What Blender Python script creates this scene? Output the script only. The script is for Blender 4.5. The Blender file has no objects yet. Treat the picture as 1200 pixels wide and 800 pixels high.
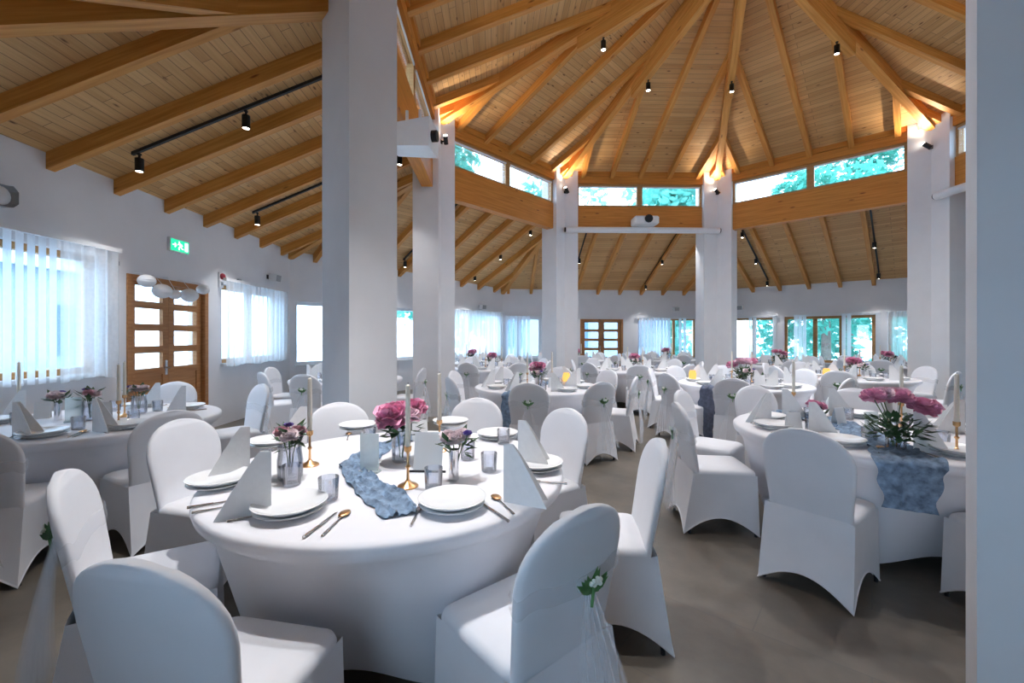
import bpy, math, random
from mathutils import Vector, Matrix
random.seed(7)
PI = math.pi
sc = bpy.context.scene
COL = sc.collection
# ------------------------------------------------------------------ camera, sky, exposure
F, CX, CY, EYE = 506.0, 595.65, 393.7, 1.45          # focal length in pixels, horizon, eye height
cam = bpy.data.cameras.new('camera'); cam_o = bpy.data.objects.new('camera', cam); COL.objects.link(cam_o)
cam.sensor_width = 36; cam.lens = F * 36 / 1200
cam.shift_x = (600 - CX) / 1200; cam.shift_y = (CY - 400) / 1200
cam.clip_start = 0.05
cam_o.location = (0, 0, EYE); cam_o.rotation_euler = (PI / 2, 0, 0)
sc.camera = cam_o
sc.view_settings.view_transform = 'Standard'; sc.view_settings.look = 'None'
sc.view_settings.gamma = 1; sc.view_settings.use_curve_mapping = False
sc.view_settings.exposure = 0.95
SKY = 6.5
TRACK_W, HIP_W, UP_W, FRONT_W = 44, 125, 36, 135
w = bpy.data.worlds.new('sky'); sc.world = w; w.use_nodes = True
nt = w.node_tree; nt.nodes.clear()
wo = nt.nodes.new('ShaderNodeOutputWorld'); bg = nt.nodes.new('ShaderNodeBackground')
tc = nt.nodes.new('ShaderNodeTexCoord'); sx = nt.nodes.new('ShaderNodeSeparateXYZ'); rp = nt.nodes.new('ShaderNodeValToRGB')
rp.color_ramp.elements[0].position = 0.0; rp.color_ramp.elements[0].color = (.50, .73, 1.0, 1)
rp.color_ramp.elements[1].position = .7; rp.color_ramp.elements[1].color = (.55, .76, 1.0, 1)
nt.links.new(tc.outputs['Generated'], sx.inputs[0]); nt.links.new(sx.outputs['Z'], rp.inputs[0])
nt.links.new(rp.outputs[0], bg.inputs['Color']); bg.inputs['Strength'].default_value = SKY
nt.links.new(bg.outputs[0], wo.inputs[0])
try:
    sc.cycles.use_denoising = True
    sc.cycles.max_bounces = 10; sc.cycles.diffuse_bounces = 5; sc.cycles.transparent_max_bounces = 24
    sc.cycles.caustics_reflective = False; sc.cycles.caustics_refractive = False
    sc.cycles.sample_clamp_indirect = 6
except Exception:
    pass

# ------------------------------------------------------------------ materials
def new_mat(name):
    m = bpy.data.materials.new(name); m.use_nodes = True
    n = m.node_tree.nodes; n.clear()
    out = n.new('ShaderNodeOutputMaterial'); b = n.new('ShaderNodeBsdfPrincipled')
    m.node_tree.links.new(b.outputs[0], out.inputs[0])
    return m, n, m.node_tree.links, b, out
def ramp(n, stops):
    r = n.new('ShaderNodeValToRGB'); e = r.color_ramp.elements
    while len(e) < len(stops): e.new(.5)
    for i, (p, c) in enumerate(stops):
        e[i].position = p; e[i].color = (*c, 1) if len(c) == 3 else c
    return r
def flat(name, col, rough=.6, metal=0, var=.06, scale=8, bump=0, sheen=0, spec=.5):
    m, n, l, b, out = new_mat(name)
    t = n.new('ShaderNodeTexCoord'); no = n.new('ShaderNodeTexNoise')
    no.inputs['Scale'].default_value = scale; no.inputs['Detail'].default_value = 4
    l.new(t.outputs['Object'], no.inputs['Vector'])
    lo = tuple(c * (1 - var) for c in col); hi = tuple(min(1, c * (1 + var)) for c in col)
    r = ramp(n, [(.3, lo), (.7, hi)]); l.new(no.outputs[0], r.inputs[0]); l.new(r.outputs[0], b.inputs['Base Color'])
    b.inputs['Roughness'].default_value = rough; b.inputs['Metallic'].default_value = metal
    b.inputs['Specular IOR Level'].default_value = spec
    if sheen: b.inputs['Sheen Weight'].default_value = sheen
    if bump:
        bp = n.new('ShaderNodeBump'); bp.inputs['Strength'].default_value = bump; bp.inputs['Distance'].default_value = .01
        l.new(no.outputs[0], bp.inputs['Height']); l.new(bp.outputs[0], b.inputs['Normal'])
    return m
def planks(name, dark, light, joint, width=.13, length=2.2):
    """boards laid along U (metres), V across; knots and grain"""
    m, n, l, b, out = new_mat(name)
    uv = n.new('ShaderNodeUVMap'); mp = n.new('ShaderNodeMapping'); l.new(uv.outputs[0], mp.inputs[0])
    br = n.new('ShaderNodeTexBrick'); l.new(mp.outputs[0], br.inputs['Vector'])
    br.offset = .37; br.inputs['Scale'].default_value = 1
    br.inputs['Brick Width'].default_value = length; br.inputs['Row Height'].default_value = width
    br.inputs['Mortar Size'].default_value = .0032; br.inputs['Mortar Smooth'].default_value = .2
    br.inputs['Color1'].default_value = (.25, .25, .25, 1); br.inputs['Color2'].default_value = (.75, .75, .75, 1); br.inputs['Mortar'].default_value = (0, 0, 0, 1)
    mg = n.new('ShaderNodeMapping'); mg.inputs['Scale'].default_value = (1.2, 26, 1); l.new(uv.outputs[0], mg.inputs[0])
    g = n.new('ShaderNodeTexNoise'); g.inputs['Scale'].default_value = 1.5; g.inputs['Detail'].default_value = 6; l.new(mg.outputs[0], g.inputs['Vector'])
    mk = n.new('ShaderNodeMapping'); mk.inputs['Scale'].default_value = (3.0, 9.0, 1); l.new(uv.outputs[0], mk.inputs[0])
    v = n.new('ShaderNodeTexVoronoi'); v.inputs['Scale'].default_value = 1.0; v.inputs['Randomness'].default_value = 1; l.new(mk.outputs[0], v.inputs['Vector'])
    kr = ramp(n, [(.05, (1, 1, 1)), (.15, (0, 0, 0))]); l.new(v.outputs['Distance'], kr.inputs[0])
    ad = n.new('ShaderNodeMixRGB'); ad.inputs[0].default_value = .5; l.new(br.outputs['Color'], ad.inputs[1]); l.new(g.outputs[0], ad.inputs[2])
    cr = ramp(n, [(.28, dark), (.72, light)]); l.new(ad.outputs[0], cr.inputs[0])
    k = n.new('ShaderNodeMixRGB'); l.new(kr.outputs[0], k.inputs[0]); l.new(cr.outputs[0], k.inputs[1]); k.inputs[2].default_value = (dark[0] * .28, dark[1] * .22, dark[2] * .2, 1)
    j = n.new('ShaderNodeMixRGB'); l.new(br.outputs['Fac'], j.inputs[0]); l.new(k.outputs[0], j.inputs[1]); j.inputs[2].default_value = (*joint, 1)
    l.new(j.outputs[0], b.inputs['Base Color']); b.inputs['Roughness'].default_value = .55; b.inputs['Specular IOR Level'].default_value = .3
    bp = n.new('ShaderNodeBump'); bp.invert = True; bp.inputs['Strength'].default_value = .4; bp.inputs['Distance'].default_value = .01
    l.new(br.outputs['Fac'], bp.inputs['Height']); l.new(bp.outputs[0], b.inputs['Normal'])
    return m
def timber(name, dark, light, rough=.5):
    m, n, l, b, out = new_mat(name)
    uv = n.new('ShaderNodeUVMap'); mg = n.new('ShaderNodeMapping'); mg.inputs['Scale'].default_value = (1.1, 22, 1); l.new(uv.outputs[0], mg.inputs[0])
    g = n.new('ShaderNodeTexNoise'); g.inputs['Scale'].default_value = 1.4; g.inputs['Detail'].default_value = 7; l.new(mg.outputs[0], g.inputs['Vector'])
    cr = ramp(n, [(.3, dark), (.7, light)]); l.new(g.outputs[0], cr.inputs[0])
    mk = n.new('ShaderNodeMapping'); mk.inputs['Scale'].default_value = (1.6, 6, 1); l.new(uv.outputs[0], mk.inputs[0])
    v = n.new('ShaderNodeTexVoronoi'); l.new(mk.outputs[0], v.inputs['Vector']); v.inputs['Scale'].default_value = 1
    kr = ramp(n, [(.04, (1, 1, 1)), (.11, (0, 0, 0))]); l.new(v.outputs['Distance'], kr.inputs[0])
    k = n.new('ShaderNodeMixRGB'); l.new(kr.outputs[0], k.inputs[0]); l.new(cr.outputs[0], k.inputs[1]); k.inputs[2].default_value = (dark[0] * .4, dark[1] * .3, dark[2] * .3, 1)
    l.new(k.outputs[0], b.inputs['Base Color']); b.inputs['Roughness'].default_value = rough; b.inputs['Specular IOR Level'].default_value = .35
    return m
def glassy(name, tint=(1, 1, 1), gloss=.12, rough=.02):
    m, n, l, b, out = new_mat(name); n.remove(b)
    tr = n.new('ShaderNodeBsdfTransparent'); tr.inputs[0].default_value = (*tint, 1)
    gl = n.new('ShaderNodeBsdfGlossy'); gl.inputs['Roughness'].default_value = rough
    lw = n.new('ShaderNodeLayerWeight'); lw.inputs['Blend'].default_value = .35
    ma = n.new('ShaderNodeMath'); ma.operation = 'MULTIPLY_ADD'; ma.inputs[1].default_value = .6; ma.inputs[2].default_value = gloss * .4
    l.new(lw.outputs['Fresnel'], ma.inputs[0])
    mx = n.new('ShaderNodeMixShader'); l.new(ma.outputs[0], mx.inputs[0]); l.new(tr.outputs[0], mx.inputs[1]); l.new(gl.outputs[0], mx.inputs[2]); l.new(mx.outputs[0], out.inputs[0])
    return m
def sheer(name, col, see=.5, scale=60):
    """light open cloth: part lets light straight through, part scatters it"""
    m, n, l, b, out = new_mat(name); n.remove(b)
    tr = n.new('ShaderNodeBsdfTransparent'); df = n.new('ShaderNodeBsdfDiffuse'); tl = n.new('ShaderNodeBsdfTranslucent')
    df.inputs[0].default_value = (*col, 1); tl.inputs[0].default_value = (*col, 1)
    a = n.new('ShaderNodeMixShader'); a.inputs[0].default_value = .5; l.new(df.outputs[0], a.inputs[1]); l.new(tl.outputs[0], a.inputs[2])
    t = n.new('ShaderNodeTexCoord'); no = n.new('ShaderNodeTexNoise'); no.inputs['Scale'].default_value = scale; l.new(t.outputs['Object'], no.inputs['Vector'])
    ma = n.new('ShaderNodeMath'); ma.operation = 'MULTIPLY_ADD'; ma.inputs[1].default_value = .12; ma.inputs[2].default_value = 1 - see - .06; l.new(no.outputs[0], ma.inputs[0])
    mx = n.new('ShaderNodeMixShader'); l.new(ma.outputs[0], mx.inputs[0]); l.new(tr.outputs[0], mx.inputs[1]); l.new(a.outputs[0], mx.inputs[2]); l.new(mx.outputs[0], out.inputs[0])
    return m
def glow(name, col, strength):
    m, n, l, b, out = new_mat(name); n.remove(b)
    e = n.new('ShaderNodeEmission'); e.inputs[0].default_value = (*col, 1); e.inputs[1].default_value = strength; l.new(e.outputs[0], out.inputs[0]); return m
M = {}
M['plaster'] = flat('white_plaster', (.80, .80, .82), .85, var=.02, scale=3)
M['pier'] = flat('white_pier_paint', (.80, .80, .81), .8, var=.02, scale=4)
M['boards'] = planks('pine_boards', (.50, .27, .095), (.74, .46, .21), (.24, .13, .055), .10, 2.4)
M['rafter'] = timber('pine_rafter', (.50, .20, .035), (.70, .34, .085))
M['beam'] = timber('glulam_beam', (.50, .18, .025), (.68, .28, .05))
M['frame'] = timber('window_timber', (.40, .19, .06), (.55, .30, .12))
M['door'] = timber('door_timber', (.36, .15, .05), (.52, .25, .10))
M['cover'] = flat('stretch_chair_cover', (.80, .80, .83), .7, var=.03, scale=5, sheen=.3)
M['cloth'] = flat('stretch_table_cover', (.82, .81, .84), .75, var=.02, scale=4, sheen=.2)
M['tulle'] = sheer('white_tulle', (.9, .92, .96), .80, 300)
M['voile'] = sheer('white_voile_blind', (.95, .96, .97), .40, 30)
M['vane'] = sheer('white_blind_vane', (.93, .95, .98), .10, 20)
M['steel'] = flat('dark_chair_steel', (.03, .03, .035), .5, .6)
M['black'] = flat('black_metal', (.012, .012, .013), .45, .3)
M['lens'] = glow('lit_spot_lens', (1, .93, .8), 14)
M['china'] = flat('white_china', (.86, .86, .86), .18, var=.01)
M['napkin'] = flat('white_napkin_linen', (.87, .87, .87), .85, var=.02, scale=40, bump=.1)
M['gold'] = flat('brushed_gold', (.72, .42, .20), .28, 1)
M['cutlery'] = flat('polished_steel', (.55, .52, .50), .25, 1)
M['wax'] = flat('ivory_candle_wax', (.86, .80, .68), .5, var=.02)
M['glass'] = glassy('clear_glass', (.93, .95, .98), .25)
M['pane'] = glassy('window_glass', (.95, .98, 1), .08)
M['blue_glass'] = glassy('cut_glass', (.93, .95, .99), .45, .12)
M['chrome'] = flat('silver_vase', (.75, .75, .78), .12, 1)
M['runner'] = flat('dusty_blue_gauze', (.19, .27, .38), .9, var=.45, scale=26, bump=.9)
M['runner_dark'] = flat('slate_blue_runner', (.10, .12, .18), .9, var=.3, scale=26, bump=.6)
M['peony'] = flat('pink_peony_petal', (.96, .40, .56), .6, var=.25, scale=22)
M['peony_pale'] = flat('pale_pink_petal', (.97, .64, .72), .6, var=.2, scale=22)
M['cream_petal'] = flat('cream_pink_petal', (.93, .76, .77), .6, var=.15, scale=22)
M['dusky'] = flat('dusky_rose_petal', (.70, .42, .48), .6, var=.25, scale=22)
M['purple'] = flat('purple_petal', (.16, .10, .38), .6, var=.3, scale=22)
M['leaf'] = flat('dark_green_leaf', (.035, .085, .03), .5, var=.4, scale=10)
M['sprig_leaf'] = flat('sprig_leaf', (.10, .24, .08), .5, var=.3, scale=30)
M['stem'] = flat('green_stem', (.06, .13, .04), .5)
M['sprig_white'] = flat('white_floret', (.85, .88, .80), .6)
M['card'] = flat('white_card', (.85, .86, .86), .6, var=.01)
M['print'] = flat('grey_print', (.32, .33, .36), .7)
M['acrylic'] = sheer('frosted_acrylic', (.82, .9, .9), .35, 30)
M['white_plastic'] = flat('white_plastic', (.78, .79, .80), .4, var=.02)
M['grey_plastic'] = flat('grey_plastic', (.35, .36, .38), .4, var=.02)
M['red'] = flat('red_alarm', (.32, .02, .04), .4)
M['green_lit'] = glow('exit_green_lit', (.02, .55, .28), 1.0)
M['white_lit'] = glow('exit_white_lit', (.85, 1, .93), 1.2)
M['amber'] = glow('amber_lit_paper', (1, .48, .12), .85)
M['lantern'] = flat('white_paper', (.85, .85, .86), .8, var=.02)
M['paving'] = flat('pale_terrace', (.62, .66, .68), .95, var=.1, scale=3)
M['tree_leaf'] = sheer('tree_leaves', (.08, .33, .25), .06, 3)
M['tree_leaf_pale'] = sheer('pale_tree_leaves', (.15, .46, .38), .06, 3)
M['bark'] = flat('bark', (.13, .10, .08), .9, var=.3, scale=12)
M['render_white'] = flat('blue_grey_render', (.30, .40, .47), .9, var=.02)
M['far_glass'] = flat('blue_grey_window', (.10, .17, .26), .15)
def floor_mat():
    m, n, l, b, out = new_mat('grey_stone_floor')
    t = n.new('ShaderNodeTexCoord'); mp = n.new('ShaderNodeMapping'); mp.inputs['Rotation'].default_value = (0, 0, .7); l.new(t.outputs['Object'], mp.inputs[0])
    br = n.new('ShaderNodeTexBrick'); l.new(mp.outputs[0], br.inputs['Vector']); br.offset = .5
    br.inputs['Scale'].default_value = 1; br.inputs['Brick Width'].default_value = .9; br.inputs['Row Height'].default_value = .6
    br.inputs['Mortar Size'].default_value = .003; br.inputs['Color1'].default_value = (.40, .40, .40, 1); br.inputs['Color2'].default_value = (.60, .60, .60, 1)
    no = n.new('ShaderNodeTexNoise'); no.inputs['Scale'].default_value = 1.6; no.inputs['Detail'].default_value = 9; no.inputs['Roughness'].default_value = .62; l.new(mp.outputs[0], no.inputs['Vector'])
    ad = n.new('ShaderNodeMixRGB'); ad.inputs[0].default_value = .72; l.new(br.outputs['Color'], ad.inputs[1]); l.new(no.outputs[0], ad.inputs[2])
    cr = ramp(n, [(.3, (.070, .060, .049)), (.7, (.205, .176, .142))]); l.new(ad.outputs[0], cr.inputs[0])
    j = n.new('ShaderNodeMixRGB'); l.new(br.outputs['Fac'], j.inputs[0]); l.new(cr.outputs[0], j.inputs[1]); j.inputs[2].default_value = (.125, .112, .098, 1)
    l.new(j.outputs[0], b.inputs['Base Color']); b.inputs['Roughness'].default_value = .42; b.inputs['Specular IOR Level'].default_value = .4
    return m
M['floor'] = floor_mat()

# ------------------------------------------------------------------ mesh helpers
class MB:
    def __init__(s): s.v = []; s.f = []; s.uv = []
    def add(s, verts, faces, uvs=None):
        o = len(s.v); s.v += [tuple(p) for p in verts]
        for k, f in enumerate(faces):
            s.f.append([i + o for i in f])
            s.uv.append(uvs[k] if uvs else [(0, 0)] * len(f))
        return s
    def hexa(s, p):
        """eight corners: bottom four counter-clockwise, then top four; U runs along 0->1"""
        p = [Vector(q) for q in p]
        fs = [(3, 2, 1, 0), (4, 5, 6, 7), (0, 1, 5, 4), (1, 2, 6, 5), (2, 3, 7, 6), (3, 0, 4, 7)]
        L = (p[1] - p[0]).length; W = (p[3] - p[0]).length; H = (p[4] - p[0]).length
        r = random.random() * 9
        uv = [[(0, W + r), (L, W + r), (L, r), (0, r)], [(0, r), (L, r), (L, W + r), (0, W + r)], [(0, r + 2), (L, r + 2), (L, H + r + 2), (0, H + r + 2)],
              [(0, r), (W, r), (W, H + r), (0, H + r)], [(L, r + 3), (0, r + 3), (0, H + r + 3), (L, H + r + 3)], [(W, r), (0, r), (0, H + r), (W, H + r)]]
        return s.add(p, fs, uv)
    def box(s, c, d, rz=0):
        hx, hy, hz = d[0] / 2, d[1] / 2, d[2] / 2; R = Matrix.Rotation(rz, 3, 'Z'); c = Vector(c)
        return s.hexa([c + R @ Vector(q) for q in [(-hx, -hy, -hz), (hx, -hy, -hz), (hx, hy, -hz), (-hx, hy, -hz), (-hx, -hy, hz), (hx, -hy, hz), (hx, hy, hz), (-hx, hy, hz)]])
    def rbox(s, c, d, r=.01, rz=0, n=3):
        """box with rounded vertical edges and a softened top and bottom rim"""
        hx, hy, hz = d[0] / 2, d[1] / 2, d[2] / 2; R = Matrix.Rotation(rz, 3, 'Z'); c = Vector(c)
        def ring(ins, z):
            o = []
            rr = max(r - ins, 1e-4)
            for cx_, cy_, a0 in ((hx - r, hy - r, 0), (-hx + r, hy - r, PI / 2), (-hx + r, -hy + r, PI), (hx - r, -hy + r, 1.5 * PI)):
                for k in range(n + 1):
                    a = a0 + k / n * PI / 2; o.append(c + R @ Vector((cx_ + rr * math.cos(a), cy_ + rr * math.sin(a), z)))
            return o
        q = r * .5
        return s.loft([ring(q, -hz), ring(0, -hz + q), ring(0, hz - q), ring(q, hz)], True, True)
    def beam(s, a, b, wd, dp, up=None):
        """timber with its TOP centre line from a to b, hanging dp below"""
        a = Vector(a); b = Vector(b); t = (b - a).normalized(); side = t.cross(Vector((0, 0, 1))).normalized() * (wd / 2); dn = Vector((0, 0, -dp))
        return s.hexa([a - side + dn, b - side + dn, b + side + dn, a + side + dn, a - side, b - side, b + side, a + side])
    def loft(s, rings, cap0=False, cap1=False, closed=True):
        n = len(rings[0]); V = [p for r in rings for p in r]; fs = []; uv = []
        for i in range(len(rings) - 1):
            for j in range(n if closed else n - 1):
                k = (j + 1) % n; fs.append((i * n + j, i * n + k, (i + 1) * n + k, (i + 1) * n + j))
        if cap0: fs.append(tuple(reversed(range(n))))
        if cap1: fs.append(tuple(range((len(rings) - 1) * n, len(rings) * n)))
        return s.add(V, fs)
    def lathe(s, prof, c=(0, 0, 0), n=24, flute=0, nfl=12):
        rings = [[(c[0] + r * (1 + flute * math.cos(nfl * 2 * PI * j / n)) * math.cos(2 * PI * j / n), c[1] + r * (1 + flute * math.cos(nfl * 2 * PI * j / n)) * math.sin(2 * PI * j / n), c[2] + z) for j in range(n)] for r, z in prof]
        return s.loft(rings, prof[0][0] > 1e-6 and False, False)
    def tube(s, pts, r, n=8, caps=True):
        pts = [Vector(p) for p in pts]; rs = r if isinstance(r, (list, tuple)) else [r] * len(pts); rings = []
        for i, p in enumerate(pts):
            t = (pts[min(i + 1, len(pts) - 1)] - pts[max(i - 1, 0)]).normalized()
            u = t.cross(Vector((0, 0, 1))) if abs(t.z) < .95 else t.cross(Vector((1, 0, 0))); u.normalize(); v = t.cross(u)
            rings.append([p + (u * math.cos(2 * PI * j / n) + v * math.sin(2 * PI * j / n)) * rs[i] for j in range(n)])
        return s.loft(rings, caps, caps)
    def ball(s, c, r, n=12, m=8, sq=(1, 1, 1)):
        rings = []
        for i in range(m + 1):
            a = -PI / 2 + PI * i / m; rr = max(math.cos(a), 1e-3)
            rings.append([(c[0] + r * sq[0] * rr * math.cos(2 * PI * j / n), c[1] + r * sq[1] * rr * math.sin(2 * PI * j / n), c[2] + r * sq[2] * math.sin(a)) for j in range(n)])
        return s.loft(rings, True, True)
    def mesh(s, name, mat, smooth=40):
        me = bpy.data.meshes.new(name); me.from_pydata(s.v, [], s.f); me.update()
        u = me.uv_layers.new(name='UVMap'); k = 0
        for f in s.uv:
            for q in f: u.data[k].uv = q; k += 1
        me.materials.append(M[mat] if isinstance(mat, str) else mat)
        if smooth:
            me.polygons.foreach_set('use_smooth', [True] * len(me.polygons))
            me.set_sharp_from_angle(angle=math.radians(smooth))
        return me
def obj(name, mb, mat, parent=None, smooth=40, loc=None, rz=0):
    me = mb.mesh(name, mat, smooth) if isinstance(mb, MB) else mb
    o = bpy.data.objects.new(name, me); COL.objects.link(o)
    if parent: o.parent = parent
    if loc: o.location = loc
    if rz: o.rotation_euler = (0, 0, rz)
    return o
def tag(o, label, cat, group=None):
    o['label'] = label; o['category'] = cat
    if group: o['group'] = group
    return o
def thing(name, label, cat, loc=(0, 0, 0), rz=0, group=None):
    o = bpy.data.objects.new(name, None); COL.objects.link(o); o.empty_display_size = .1
    o.location = loc; o.rotation_euler = (0, 0, rz); return tag(o, label, cat, group)
def struct(name, mb, mat, parent=None, smooth=0):
    o = obj(name, mb, mat, parent, smooth)
    if not parent: o['kind'] = 'structure'
    return o
def sgroup(name):
    o = bpy.data.objects.new(name, None); COL.objects.link(o); o['kind'] = 'structure'; return o
def copy_tree(o, parent=None):
    c = o.copy(); COL.objects.link(c)
    if parent: c.parent = parent
    for ch in list(o.children): copy_tree(ch, c)
    return c
def place(proto, used, loc, rz, label, cat, group=None):
    o = copy_tree(proto) if used.get(proto.name) else proto
    used[proto.name] = 1
    o.location = loc; o.rotation_euler = (0, 0, rz); tag(o, label, cat, group); return o
USED = {}
def at(px, py, z):
    y = F * (EYE - z) / (py - CY); return Vector(((px - CX) / F * y, y, z))

# ------------------------------------------------------------------ the hall: octagon geometry
YAW = math.radians(-1.47)
A = 4.73; C = Vector((3.51, 6.28))
HB, HS, HW, HE, HAPEX = [EYE + h for h in (2.69, 3.32, 3.88, 4.20, 6.12)]
def nrm(k):           # outward normal of side k: 0 back, 1 right back, -1 left back, -2 left ...
    a = math.radians(45 * k) + YAW; return Vector((math.sin(a), math.cos(a)))
def tng(k):
    n_ = nrm(k); return Vector((n_.y, -n_.x))
def vert(k, ap):      # corner between side k-1 and side k at apothem ap
    a = math.radians(45 * k - 22.5) + YAW; r = ap / math.cos(PI / 8); return C + Vector((math.sin(a), math.cos(a))) * r
def v3(p, z): return Vector((p[0], p[1], z))
# outer wall corners (x, y, height of the wall top), clockwise seen from above; OUT[k] lies on the ray between side k-1 and side k
OUT = {-2: (-4.68, 2.50, 3.32), -1: (-4.68, 9.25, 3.28), 0: (-.20, 14.74, 3.06), 1: (6.77, 15.40, 3.06), 2: (12.65, 10.5, 3.06), 3: (12.9, 3.4, 3.1), 4: (7.6, -2.3, 3.2), 5: (-.05, -2.1, 3.3)}
SIDE_NAME = {-2: 'left', -1: 'left_back', 0: 'back', 1: 'right_back', 2: 'right', 3: 'right_front', 4: 'front', 5: 'left_front'}
def outc(k): return OUT[k if k <= 5 else k - 8]
# floor
fb = MB(); pts = [OUT[k] for k in (-2, 5, 4, 3, 2, 1, 0, -1)]
fb.add([(p[0] + (p[0] - C.x) * .04, p[1] + (p[1] - C.y) * .04, 0) for p in pts], [tuple(range(8))])
fb.add([(p[0] + (p[0] - C.x) * .04, p[1] + (p[1] - C.y) * .04, -.2) for p in pts], [tuple(reversed(range(8)))])
struct('floor', fb, 'floor')

# walls with openings: (u0, u1, z0, z1) in metres along the wall from corner k to corner k+1
TH = .30
def wall_axes(k):
    a = Vector(outc(k)[:2]); b = Vector(outc(k + 1)[:2]); L = (b - a).length; d = (b - a) / L; n_ = Vector((-d.y, d.x)); return a, b, L, d, n_
def build_wall(k, openings):
    a, b, L, d, n_ = wall_axes(k); ha, hb = outc(k)[2], outc(k + 1)[2]
    top = lambda u: ha + (hb - ha) * u / L + .06
    mb = MB()
    def seg(u0, u1, z0, z1=None):
        q0, q1 = a + d * u0, a + d * u1; o = n_ * TH
        zt0, zt1 = (z1, z1) if z1 is not None else (top(u0), top(u1))
        mb.hexa([v3(q0, z0), v3(q1, z0), v3(q1 + o, z0), v3(q0 + o, z0), v3(q0, zt0), v3(q1, zt1), v3(q1 + o, zt1), v3(q0 + o, zt0)])
    u = -.12
    for (u0, u1, z0, z1) in sorted(openings):
        seg(u, u0, 0)
        if z0 > 0: seg(u0, u1, 0, z0)
        seg(u0, u1, z1); u = u1
    seg(u, L + .12, 0)
    struct('wall_' + SIDE_NAME[k], mb, 'plaster')
def wp(k, u, z, out=0):
    a, b, L, d, n_ = wall_axes(k); q = a + d * u + n_ * out; return v3(q, z)
def wall_box(mb, k, u0, u1, z0, z1, o0, o1):
    mb.hexa([wp(k, u0, z0, o0), wp(k, u1, z0, o0), wp(k, u1, z0, o1), wp(k, u0, z0, o1), wp(k, u0, z1, o0), wp(k, u1, z1, o0), wp(k, u1, z1, o1), wp(k, u0, z1, o1)])
NWIN = [0]
PORTALS = []
def portal(c, sx_, sy_, direction):
    l = bpy.data.lights.new('window_daylight', 'AREA'); l.shape = 'RECTANGLE'; l.size = sx_; l.size_y = sy_
    o = bpy.data.objects.new('window_daylight', l); COL.objects.link(o); o.location = c
    o.rotation_euler = Vector(direction).to_track_quat('-Z', 'Y').to_euler()
    l.cycles.is_portal = True
def build_window(k, u0, u1, z0, z1, mull=(), bars=(), frame='frame', fw=.07):
    NWIN[0] += 1
    g = sgroup('window_%d' % NWIN[0])
    m = MB()
    wall_box(m, k, u0, u1, z0, z0 + fw, .08, .16); wall_box(m, k, u0, u1, z1 - fw, z1, .08, .16)
    wall_box(m, k, u0, u0 + fw, z0 + fw, z1 - fw, .08, .16); wall_box(m, k, u1 - fw, u1, z0 + fw, z1 - fw, .08, .16)
    for q in mull: wall_box(m, k, q - fw * .7, q + fw * .7, z0 + fw, z1 - fw, .075, .165)
    for q in bars: wall_box(m, k, u0 + fw, u1 - fw, q - .02, q + .02, .09, .15)
    obj('window_frame', m, frame, g, 0)
    p = MB(); wall_box(p, k, u0 + fw, u1 - fw, z0 + fw, z1 - fw, .115, .121); obj('window_pane', p, 'pane', g, 0)
    s_ = MB(); wall_box(s_, k, u0 - .03, u1 + .03, z0 - .035, z0 + .002, -.05, .09); obj('window_sill', s_, 'white_plastic', g, 0)
    n_ = wall_axes(k)[4]
    portal(wp(k, (u0 + u1) / 2, (z0 + z1) / 2, .26), u1 - u0, z1 - z0, (-n_.x, -n_.y, 0))
def px_on_wall(k, px):
    a, b, L, d, n_ = wall_axes(k); t = (px - CX) / F
    return (t * a.y - a.x) / (d.x - t * d.y)
# openings
yl = lambda y: y - 2.50                                            # distance along the left wall
W_LEFT = [(yl(2.75), yl(4.98), 1.03, 2.36), (yl(5.29), yl(6.71), 0, 2.22), (yl(7.05), yl(8.90), 1.0, 2.30)]
U = px_on_wall
W_LB = [(.12, U(-1, 408), .82, 2.20), (U(-1, 452), U(-1, 499), .82, 2.20), (U(-1, 508), U(-1, 586), .82, 2.18)]
W_B = [(.08, U(0, 634), .70, 2.08), (U(0, 680), U(0, 730), 0, 2.04), (U(0, 748), U(0, 816), .68, 2.06)]
W_RB = [(U(1, 855), U(1, 909), .66, 2.05), (U(1, 919), U(1, 1026), .64, 2.06), (U(1, 1041), U(1, 1100), .64, 2.06)]
W_R = [(.8, 3.2, .7, 2.1), (4.0, 6.4, .7, 2.1)]
W_LF = [(.5, 1.9, .9, 2.2)]
W_F = []
for k, ops in ((-2, W_LEFT), (-1, W_LB), (0, W_B), (1, W_RB), (2, W_R), (3, []), (4, W_F), (5, W_LF)):
    # walls 4 and 5 run against the corner order; same builder
    build_wall(k, ops)
build_window(-2, *W_LEFT[0], mull=(yl(3.4),), bars=())
build_window(-2, *W_LEFT[2], mull=(yl(7.95),))
build_window(-1, *W_LB[0], mull=(.9,), frame='white_plastic'); build_window(-1, *W_LB[1], frame='white_plastic'); build_window(-1, *W_LB[2], mull=((W_LB[2][0] + W_LB[2][1]) / 2,), frame='white_plastic')  # frames coloured white to imitate window glare washing them out
build_window(0, *W_B[0], mull=(.55,), frame='white_plastic'); build_window(0, *W_B[2], mull=(U(0, 791),), fw=.05)  # first frame white as well, glare put into its colour
build_window(1, *W_RB[0], mull=(U(1, 883),)); build_window(1, *W_RB[1], mull=(U(1, 955), U(1, 986)), fw=.08); build_window(1, *W_RB[2])
for k, ops in ((2, W_R), (4, W_F), (5, W_LF)):
    for o_ in ops: build_window(k, *o_, mull=((o_[0] + o_[1]) / 2,))
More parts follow.
